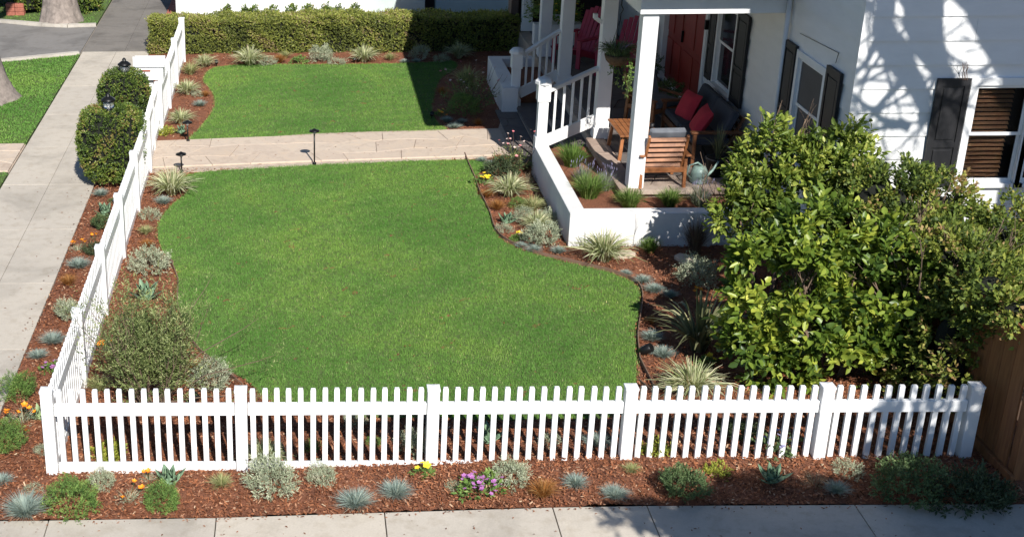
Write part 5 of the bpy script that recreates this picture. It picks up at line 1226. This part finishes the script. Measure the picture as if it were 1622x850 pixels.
# ---------------------------------------------------------------- garden lights
def path_light(x, y, h, label, z=.05):
    l = empty('path_light', (x, y, z), 0, label, 'garden light', 'black path lights')
    MB().lathe([(.012,0),(.012,h-.06)], 8).build('stem', M['black_metal'], l, True)
    MB().lathe([(.03,0),(.03,.03),(.014,.04)], 10).build('base', M['black_metal'], l, True)
    MB().lathe([(.022,h-.075),(.026,h-.03)], 10).build('bulb', M['white_paint'], l, True)
    MB().lathe([(.085,h-.035),(.08,h-.02),(.03,h-.002),(.012,h+.012)], 16).build('shade', M['black_metal'], l, True)
    return l
path_light(0.555, 8.974, .33, 'short black mushroom path light at the gate end of the stone path')
path_light(2.647, 9.333, .58, 'tall black path light standing mid way along the stone path')
path_light(0.536, 10.593, .36, 'black path light half hidden among the plants across the path from the gate light')
def spot(x, y, z, label, s=1, rz=0):
    l = empty('spot_light', (x, y, z), rz, label, 'garden light', 'small black spotlights in the mulch')
    m = MB().lathe([(.028*s,-.05*s),(.036*s,-.02*s),(.036*s,.05*s),(.03*s,.052*s)], 12); R_ = Matrix.Rotation(.9, 4, 'X')
    m.v = [tuple(R_ @ Vector(v)+Vector((0,0,.08))) for v in m.v]; m.build('lamp_head', M['black_metal'], l, True)
    MB().lathe([(.008,0),(.008,.07)], 6).build('stake', M['black_metal'], l, True)
spot(0.735, 15.745, .03, 'small black spotlight at the far left end of the hedge bed')
spot(3.537, 15.909, .03, 'small black spotlight in front of the hedge, mid way along the bed')
spot(4.754, 11.895, .03, 'small black spotlight at the edge of the bed beside the steps')
spot(6.281, 2.396, .06, 'black spotlight lying in the mulch right of the front lawn', 1.5, 1)
spot(1.267, 1.353, .03, 'grey spotlight seen through the pickets behind the left end of the fence', 1.4, 2)
u = empty('black_pot', (3.700, 0.807, .05), 0, 'round black garden pot half hidden behind the middle fence post', 'pot')
MB().lathe([(.07,0),(.095,.06),(.095,.16),(.088,.16),(.08,.06)], 16).build('body', M['black_metal'], u, True)

# stepping stone by the big variegated grass
s = MB().prism([(-.2,-.08),(.05,-.12),(.22,-.03),(.18,.09),(-.1,.12)], -.03, .03).mesh('stepping_stone', M['flagstone'], bevel=.008)
o = link('stepping_stone', s); o.location = (6.648, 5.442, .05); tag(o, 'flat pinkish stone lying in the mulch right of the big variegated grass', 'stone')
o = link('stepping_stone', s); o.location = (7.507, 5.207, .05); o.rotation_euler = (0,0,2); tag(o, 'flat shaded stone in the mulch before the purple fountain grass', 'stone')

# ================================================================ PORCH FURNITURE
FZ = .457
def armchair(loc, rz, label):
    c = empty('armchair', loc, rz, label, 'armchair', 'wooden armchairs on the porch')   # faces +y, back at -y
    for sx in (-1, 1):
        MB().bar((sx*.31,-.30,0), (sx*.31,-.26,.50), .045, .055).build('leg', M['teak'], c, bevel=.004)
        MB().bar((sx*.31,.30,0), (sx*.31,.30,.47), .045, .055).build('leg', M['teak'], c, bevel=.004)
        MB().bar((sx*.325,-.36,.49), (sx*.325,.36,.50), .075, .028).build('armrest', M['teak'], c, bevel=.006)
        MB().bar((sx*.27,-.22,.30), (sx*.27,-.41,.80), .035, .05).build('back_post', M['teak'], c, bevel=.004)
        MB().bar((sx*.31,-.27,.30), (sx*.31,.30,.34), .03, .07).build('side_rail', M['teak'], c, bevel=.004)
    for k in range(6):
        t = .06+k*.165; p = Vector((0,-.22,.30)).lerp(Vector((0,-.41,.80)), t)
        MB().bar((-.252,p.y-.005,p.z), (.252,p.y-.005,p.z), .018, .058, (0,.35,.94)).build('back_slat', M['teak'], c, bevel=.003)
    MB().bar((-.29,-.29,.27), (.29,-.29,.27), .03, .075).build('rear_rail', M['teak'], c, bevel=.004)
    MB().bar((-.29,.29,.31), (.29,.29,.31), .03, .075).build('front_rail', M['teak'], c, bevel=.004)
    for k in range(6): MB().box(-.26, .26, -.22+k*.085, -.165+k*.085, .335, .352).build('seat_slat', M['teak'], c)
    MB().box(-.26, .26, -.20, .32, .354, .46).build('seat_cushion', M['cushion_grey'], c, bevel=.02)
    m = MB().bar((0,-.155,.40), (0,-.345,.88), .50, .10, (0,1,.35)); m.build('back_cushion', M['cushion_grey'], c, bevel=.02)
    return c
armchair((7.53, 7.22, FZ-.001), .03, 'slatted wooden armchair with grey cushion at the porch corner, its back to the lawn')
armchair((8.15, 10.05, FZ), PI+.55, 'second wooden armchair with dark cushion in the porch shade beyond the sofa')
# low table
t = empty('coffee_table', (7.48, 8.55, FZ), 0, 'low slatted wooden table between the two front porch columns', 'table')
for sx in (-1, 1):
    for sy in (-1, 1): MB().bar((sx*.27, sy*.38, 0), (sx*.24, sy*.35, .36), .05, .05).build('leg', M['teak'], t, bevel=.004)
for k in range(8): MB().box(-.30+k*.076, -.30+k*.076+.069, -.45, .45, .385, .408).build('table_slat', M['teak'], t, bevel=.003)
for sy in (-1, 1): MB().box(-.27, .27, sy*.35-.02, sy*.35+.02, .33, .384).build('table_rail', M['teak'], t)
u = tag(MB().lathe([(.03,0),(.035,.09),(.028,.09)], 12).build('cup', M['black_paint'], None, True), 'small dark cup standing on the low wooden table', 'cup'); u.location = (7.72, 8.42, FZ+.41)
# sofa along the wall, facing -x
s = empty('sofa', (8.55, 8.75, FZ), 0, 'dark grey cushioned wooden sofa against the house wall under the porch window', 'sofa')
for sy in (-1, 1):
    MB().box(-.36, -.31, sy*.88-.025, sy*.88+.025, 0, .50).build('leg', M['sofa_wood'], s); MB().box(.30, .35, sy*.88-.025, sy*.88+.025, 0, .50).build('leg', M['sofa_wood'], s)
    MB().box(-.40, .36, sy*.88-.045, sy*.88+.045, .501, .535).build('armrest', M['sofa_wood'], s, bevel=.006)
    MB().bar((.18, sy*.83, .3), (.37, sy*.83, .72), .035, .05, (0,1,0)).build('back_post', M['sofa_wood'], s)
for x_ in (-.33, .3): MB().box(x_-.018, x_+.018, -.85, .85, .2, .295).build('seat_rail', M['sofa_wood'], s)
for k in range(4): MB().bar((.24+.045*k, -.81, .38+.10*k), (.24+.045*k, .81, .38+.10*k), .05, .018, (1,0,-.3)).build('back_slat', M['sofa_wood'], s)
for sy in (-1, 1):
    MB().box(-.34, .22, sy*.42-.41, sy*.42+.41, .30, .40).build('seat_cushion', M['cushion_dark'], s, bevel=.025)
    MB().bar((.10, sy*.42, .40), (.27, sy*.42, .80), .80, .12, (1,0,-.3)).build('back_cushion', M['cushion_dark'], s, bevel=.025)
def pillow(loc, rot, label):
    vs = []; n = 8
    for j in range(n+1):
        for i in range(n+1):
            u_, v_ = i/n*2-1, j/n*2-1; k = 1-.10*(abs(u_*v_)); pin = 1+.06*(u_*u_*v_*v_); vs.append((u_*.22*pin*(1-.05*(1-v_*v_)*0), v_*.22*pin, .085*(max(0, 1-u_**4)*max(0, 1-v_**4))**.5))
    N = len(vs); V = vs+[(x, y, -z) for x, y, z in vs]; fs = []
    for j in range(n):
        for i in range(n):
            a = j*(n+1)+i; q = (a, a+1, a+n+2, a+n+1); fs.append(q); fs.append(tuple(N+w_ for w_ in q[::-1]))
    o = MB().add(V, fs).build('pillow', M['cushion_red'], None, True); o.location = loc; o.rotation_euler = rot
    return tag(o, label, 'pillow', 'red pillows on the dark sofa')
pillow((8.44, 9.12, FZ+.56), (0, -1.15, .25), 'red square pillow on the far half of the dark sofa')
pillow((8.43, 8.35, FZ+.55), (.15, -1.05, -.2), 'red square pillow on the near half of the dark sofa, partly behind the bush')
# adirondack chairs
def adirondack(loc, rz, label):
    c = empty('adirondack_chair', loc, rz, label, 'chair', 'red adirondack chairs at the far end of the porch')   # faces -y
    for k in range(6):
        x_ = -.24+k*.096; h = .92-.035*abs(k-2.5)**1.3
        MB().bar((x_*.9, .12, .22), (x_*1.12, .46, h+.1), .084, .018, (0,-1,.3)).build('back_slat', M['chair_red'], c, bevel=.004)
    for k in range(5): MB().bar((-.27, -.38+k*.11, .36-k*.035), (.27, -.38+k*.11, .36-k*.035), .095, .02).build('seat_slat', M['chair_red'], c, bevel=.003)
    for sx in (-1, 1):
        MB().box(sx*.33-.065, sx*.33+.065, -.45, .32, .52, .543).build('armrest', M['chair_red'], c, bevel=.006)
        MB().box(sx*.30-.045, sx*.30+.045, -.42, -.395, 0, .519).build('leg', M['chair_red'], c)
        MB().bar((sx*.27, -.38, .32), (sx*.27, .42, .04), .022, .11).build('side_rail', M['chair_red'], c)
        MB().box(sx*.30-.03, sx*.30+.03, .2, .225, .1, .519).build('rear_leg', M['chair_red'], c)
adirondack((8.36, 13.2, FZ), -.75, 'red adirondack chair seen behind the hanging basket')
adirondack((7.75, 14.1, FZ), -.9, 'red adirondack chair farther back between the white porch columns')
# hanging basket
h = empty('hanging_basket', (7.06, 8.2, 2.07), 0, 'coco-lined hanging basket of trailing plants between the porch columns', 'hanging basket')
MB().lathe([(.02,-.16),(.10,-.145),(.165,-.08),(.19,0),(.18,0)], 16).build('basket', M['wicker'], h, True)
for k in range(3): a = k*2.094; MB().bar((.18*math.cos(a), .18*math.sin(a), 0), (0, 0, .52), .005, .005).build('chain', M['black_metal'], h)
MB().tube([(0,0,.52),(0,0,.60),(.03,0,.66),(0,0,.72),(0,0,1.10)], .008, 6).build('hook', M['black_metal'], h, True)
q = blades(260, .22, .30, .012, 1.3, 4, .6); link('foliage', np_mesh('foliage', q[0]*[1,1,1]+[0,0,.01], q[1], L['rosemary'], q[2]), h)
q = blades(90, .3, .34, .014, 1.0, 4, .3); link('foliage', np_mesh('foliage', q[0]*[1,1,1]+[0,0,.0], q[1], L['lav'], q[2]), h)
m = MB(); P = []
for k in range(16):
    a = random.uniform(-1.2, 1.9); l_ = random.uniform(.2, .62); x_, y_ = .19*math.cos(a), .19*math.sin(a)-.02
    m.tube([(x_*.8, y_*.8, .02), (x_*1.15, y_*1.15, -.02), (x_*1.2, y_*1.2, -l_*.6), (x_*1.15+random.uniform(-.03,.03), y_*1.2, -l_)], .003, 3); P += [(x_*1.18, y_*1.18, -l_*t_) for t_ in np.linspace(.1, 1, 9)]
m.build('trailing_stem', L['stemgreen'], h); P = np.array(P)
V, F, T = sprays(P, nrm(rng.normal(0, 1, P.shape)), 3, np.full(len(P), .03), .045, .022, np.full(len(P), .6)); link('foliage', np_mesh('foliage', V, F, L['greengrass'], T), h)
# potted plants and watering can
def potted(x, y, label, pot, r, hp, kind, lr, z=FZ):
    p = empty('potted_plant', (x, y, z), 0, label, 'potted plant')
    MB().lathe([(r*.7,0),(r,hp),(r*1.06,hp),(r*1.06,hp-.03),(r*.9,hp-.03)], 16).build('pot', pot, p, True)
    if kind == 'spiky': q = blades(45, 2.0, 1.0, .06, .5, 4, .12); q = (q[0]*lr+[0,0,hp-.03], q[1], q[2]); me = np_mesh('foliage', *q[:2], L['phormium'], q[2])
    else:
        P, D = ellipsoid_pts(160, lr, lr, lr*.8, 3, .2, .3, -.4); q = sprays(P+[0,0,hp+lr*.4], D, 6, np.full(len(P), lr*.3), lr*.22, lr*.1, np.full(len(P), .5)); me = np_mesh('foliage', q[0], q[1], L[kind], q[2])
    link('foliage', me, p); return p
potted(8.62, 12.15+.15, 'dark leafy plant in a grey pot left of the red door', M['cushion_grey'], .15, .3, 'rosemary', .2)
potted(8.55, 10.75, 'low leafy pot plant on the porch by the red door', M['terracotta'], .16, .2, 'rosemary', .24)
potted(8.45, 7.45, 'spiky plant in a dark pot at the near end of the sofa', M['black_paint'], .16, .28, 'spiky', .28)
potted(7.6, 16.3, 'yellow-green bushy plant in a pot at the far end of the porch', M['white_paint'], .25, .4, 'olive', .38)
b = empty('window_planter', (7.45, 15.6, FZ), 0, 'white rectangular planter box with yellow flowering plants at the far end of the porch', 'planter')
MB().box(-.35, .6, -.12, .15, 0, .42).build('box', M['white_paint'], b, bevel=.005)
P, D = ellipsoid_pts(180, .5, .2, .3, 3, .2, .2, -.2); q = sprays(P+[.12,0,.55], D, 6, np.full(len(P), .08), .06, .03, np.full(len(P), .6)); link('foliage', np_mesh('foliage', q[0], q[1], L['mound'], q[2]), b); flowers(b, 'yellow', [(random.uniform(-.3,.5), -.15, random.uniform(.5,.85)) for _ in range(14)], .8)
w = empty('watering_can', (8.12, 7.16, FZ), .3, 'sage green watering can on the porch floor right of the front armchair', 'watering can')
MB().lathe([(.11,0),(.125,.02),(.12,.16),(.085,.235),(.07,.24)], 18).build('body', M['sage_plastic'], w, True)
MB().tube([(.10,0,.05),(.22,0,.16),(.30,0,.28)], [.026,.018,.014], 8).build('spout', M['sage_plastic'], w, True)
MB().tube([(-.11,0,.06),(-.20,0,.15),(-.17,0,.27),(-.04,0,.30),(.05,0,.235)], .013, 8).build('handle', M['sage_plastic'], w, True)

# ================================================================ BEYOND, LEFT
def big_trunk(x, y, r, h, label, seed, lean=(0,0)):
    t = empty('street_tree', (x, y, -.05), 0, label, 'tree'); vs = []; fs = []; n = 40; K = 26; g = np.random.default_rng(seed); ph = g.random(6)*6.3
    for k in range(K+1):
        z = h*(k/K)**1.3; fl = 1+.55*math.exp(-z/.35)
        for i in range(n):
            a = 2*PI*i/n; rr = r*fl*(1+.05*math.sin(3*a+ph[0])+.04*math.sin(7*a+ph[1]+z*2)*math.exp(-z/.8)+.025*math.sin(13*a+ph[2]+5*z)+g.normal(0,.012)) * (1-.12*z/h)
            vs.append((rr*math.cos(a)+lean[0]*z, rr*math.sin(a)+lean[1]*z, z))
    for k in range(K):
        for i in range(n): j = (i+1) % n; fs.append((k*n+i, k*n+j, (k+1)*n+j, (k+1)*n+i))
    m = MB().add(vs, fs); m.build('trunk', M['bark'], t, True)
    m = MB(); tips = []; rs = random.Random(seed)
    for k in range(6):
        a = k*1.05; grow(m, Vector((lean[0]*h, lean[1]*h, h-.1)), Vector((math.cos(a)*.8, math.sin(a)*.8, .8)).normalized(), 1.6, r*.45, 3, rs, .55, .2, tips, .01, 6)
    m.build('limb', M['bark'], t, True)
    P = np.array([q[0] for q in tips]); P = np.repeat(P, 12, 0)+rng.normal(0, .38, (len(P)*12, 3)); D = nrm(rng.normal(0, 1, P.shape)+[0,0,.3])
    V, F, T = sprays(P, D, 7, np.full(len(P), .25), .13, .06, np.full(len(P), .5)); link('crown', np_mesh('crown', V, F, L['glossy'], T), t)
    return t
big_trunk(-3.62, 13.55, .50, 4.6, 'thick grey street tree trunk at the left edge, standing in the near verge', 3, (-.12, .02))
big_trunk(-3.14, 20.25, .36, 4.8, 'thick grey street tree trunk beyond the driveway', 9)
def side_bush(x, y, r, h, label, mat, seed):
    s = empty('verge_bush', (x, y, 0), 0, label, 'bush', 'bushes beyond the driveway')
    me = shrub_mesh('foliage', 700, r, r*.8, h, 7, .12, .055, .035, mat, seed, .2, .5, -.5, .3, 0, 0, .2, h*.55); link('foliage', me, s); link('twigs', dome_core(r*.72, r*.6, h*.72, h*.5), s)  # the core is a solid dark dome for the shade inside
side_bush(-4.05, 21.2, .42, .75, 'yellow-green bush left of the far street tree trunk', L['box'], 5)
side_bush(-2.72, 21.3, .40, .6, 'green rounded bush right of the far street tree trunk', L['box'], 6)
MB_ = empty('brick_pier', (-4.35, 20.9, 0), 0, 'low brick pier at the corner of the driveway beyond the kerb', 'brick pier')
for k in range(3):
    for i in range(2):
        o = link('brick', bmsh, MB_); o.location = (-.1+i*.22, 0, k*.095); o = link('brick', bmsh, MB_); o.location = (-.1+i*.22, .12, k*.095)
# parked car, only its front corner shows
c = empty('parked_car', (-5.6, 22.2, 0), 0, 'dark parked car whose front corner shows at the top left edge', 'car')
prof = [(-2.2,.35),(-2.2,.75),(-1.9,.88),(-1.0,.95),(-.4,1.40),(1.0,1.42),(1.7,1.0),(2.15,.9),(2.2,.35)]
m = MB(); n_ = len(prof); m.add([(1.0*0-y_, -.82, z_) for y_, z_ in prof]+[(-y_, .82, z_) for y_, z_ in prof], [tuple(range(n_)), tuple(range(2*n_-1, n_-1, -1))]+[(i, n_+i, n_+(i+1) % n_, (i+1) % n_) for i in range(n_)])
m.build('body', M['car_paint'], c, bevel=.05)
MB().box(-1.3, .6, -.835, -.825, .95, 1.3).build('side_window', M['glass'], c)
MB().box(2.19, 2.24, -.7, .7, .3, .5).build('bumper', M['rubber'], c, bevel=.02)
for sy in (-1, 1):
    MB().box(2.05, 2.21, sy*.62-.15, sy*.62+.15, .62, .74).build('headlight', M['clear_glass'], c, bevel=.02)
    for wx in (-1.4, 1.4):
        m = MB().lathe([(.18,-.1),(.32,-.1),(.33,0),(.32,.1),(.18,.1)], 20); m.v = [(x+wx, z+sy*.76, y+.33) for x, y, z in m.v]; wl = m.build('wheel', M['rubber'], c, True)
        m = MB().lathe([(.05,-.105),(.19,-.106),(.19,.106)], 12); m.v = [(x+wx, z+sy*.76, y+.33) for x, y, z in m.v]; m.build('rim', M['car_paint'], wl)
# little shrubs along the neighbour's white wall
for i, (x, r_) in enumerate([(0.80, 0.08), (1.20, 0.07), (1.40, 0.11), (1.81, 0.18), (2.24, 0.14), (2.65, 0.16), (3.04, 0.12), (3.31, 0.12), (3.68, 0.13)]):
    s = link('foundation_shrub', cached('green', 3, None) if False else shrub_mesh('foundation_shrub', 130, r_, r_, .24, 6, .05, .05, .03, L['box'], i, .15, .4, -.9, zoff=.27+r_*.3)); s.location = (x, 19.25, -.02 if i % 2 else .0)
    tag(s, ['leftmost small round shrub against the white neighbouring wall', 'second shrub from the left against the white neighbouring wall, very low', 'third shrub from the left against the white neighbouring wall', 'largest dark shrub in the row against the white neighbouring wall', 'fifth shrub from the left against the white neighbouring wall', 'broad shrub, sixth from the left, against the white neighbouring wall', 'seventh shrub from the left against the white neighbouring wall', 'eighth shrub from the left against the white neighbouring wall', 'rightmost small shrub at the end of the white neighbouring wall'][i], 'shrub', 'small shrubs along the neighbouring wall')

# ================================================================ TREES OUTSIDE THE FRAME THAT SHADE THE SCENE
def shade_tree(x, y, h, r, label, seed, depth, L0, spread=.5, lean=(0,0), kids=(2,3), lr=.55, limbs=(), blobs=(), twigs=0):
    t = empty('shade_tree', (x, y, -.1), 0, label, 'tree'); rs = random.Random(seed); m = MB(); tips = []
    top = Vector((lean[0]*h, lean[1]*h, h)); org = Vector((x, y, -.1))
    m.tube([(0,0,0), (top*.35+Vector((.05,.02,0))), top*.7, top], [r*1.35, r*1.05, r*.92, r*.8], 12)
    for k in range(4):
        a = k*1.57+seed; grow(m, top.copy(), Vector((math.cos(a)*.7, math.sin(a)*.7, .9)).normalized(), L0, r*lr, depth, rs, spread, .15, tips, .003, 6, kids)
    m.build('trunk', M['bark'], t, True)
    for pts, rad in limbs:
        m = MB(); P_ = [Vector(p)-org for p in pts]; m.tube(P_, list(rad), 9)
        for q, rr, nx in zip(P_, rad, P_[1:]+[P_[-1]]):
            for k in range(twigs): grow(m, q.copy(), Vector((rs.uniform(-1,1), rs.uniform(-.6,.6), rs.uniform(-1,.8))).normalized(), rs.uniform(.45,.9), min(.03, rr*.35), 3, rs, .6, .0, None, .002, 5)
        m.build('limb', M['bark'], t, True)
    if blobs:
        bl = [(b[0]-x, b[1]-y, b[2]+.1)+tuple(b[3:6]) for b in blobs]
        for b in blobs: m = MB().tube([top, Vector(b[:3])-org], [r*.4, .03], 6); m.build('limb', M['bark'], t, True)
        V_ = []
        for i_, (b, n_) in enumerate(zip(bl, [q[6] for q in blobs])):
            P, D = ellipsoid_pts(n_, b[3], b[4], b[5], seed+i_, .25, .1, -1); V_.append((P+np.array(b[:3]), D))
        P = np.vstack([q[0] for q in V_]); D = nrm(np.vstack([q[1] for q in V_])+rng.normal(0, .5, P.shape))
        V, F, T = sprays(P, D, 7, np.full(len(P), .2), .13, .07, np.full(len(P), .5)); link('crown', np_mesh('crown', V, F, L['glossy'], T), t)
    return t
shade_tree(12.6, -1.6, 7.0, .30, 'bare branched tree in the side yard right of the garden, outside the view', 3, 4, 1.5, .5, (-.02, .05), lr=.5, twigs=2,
    limbs=[([(11.88, -0.82, 9.05), (11.21, -0.69, 8.61), (10.70, -0.57, 8.01), (10.76, -0.45, 7.47), (10.89, -0.45, 7.10), (11.09, -0.45, 6.79), (11.30, -0.45, 6.56)], (.30, .27, .25, .23, .17, .10, .05)),
           ([(10.68, -0.57, 8.16), (10.32, -0.45, 7.77), (10.31, -0.45, 7.33), (10.42, -0.45, 7.10), (10.61, -0.45, 6.88), (10.85, -0.45, 6.57), (11.04, -0.45, 6.18)], (.16, .11, .13, .14, .13, .10, .06)),
           ([(11.88, -0.82, 9.05), (11.91, -0.69, 8.10), (11.89, -0.69, 7.66), (12.05, -0.69, 7.36), (12.39, -0.69, 6.98)], (.34, .36, .36, .28, .2)),
           ([(10.31, -0.45, 7.29), (10.23, -0.57, 7.02), (10.10, -0.69, 6.89)], (.06, .04, .02)), ([(10.65, -0.45, 6.65), (10.46, -0.57, 6.48), (10.33, -0.69, 6.30)], (.05, .035, .02)), ([(10.82, -0.45, 6.10), (10.53, -0.57, 6.28), (10.13, -0.69, 6.70)], (.06, .04, .02))])
shade_tree(10.6, -8.4, 4.6, .18, 'leafy street tree outside the view that shades the front pavement', 8, 3, .8, .6,
    blobs=[(8.10, -6.62, 4.5, 1.25, .50, .4, 2300), (8.9, -6.75, 4.4, 1.0, .4, .3, 900), (10.5, -6.35, 4.5, .95, .7, .5, 1300), (9.9, -7.5, 4.4, 1.3, .5, .3, 900), (11.2, -6.0, 4.8, .8, .6, .4, 600), (9.7, -5.9, 4.5, .7, .38, .3, 380), (10.55, -5.5, 4.7, .6, .35, .3, 330), (9.75, -5.05, 4.7, .75, .16, .22, 130)])
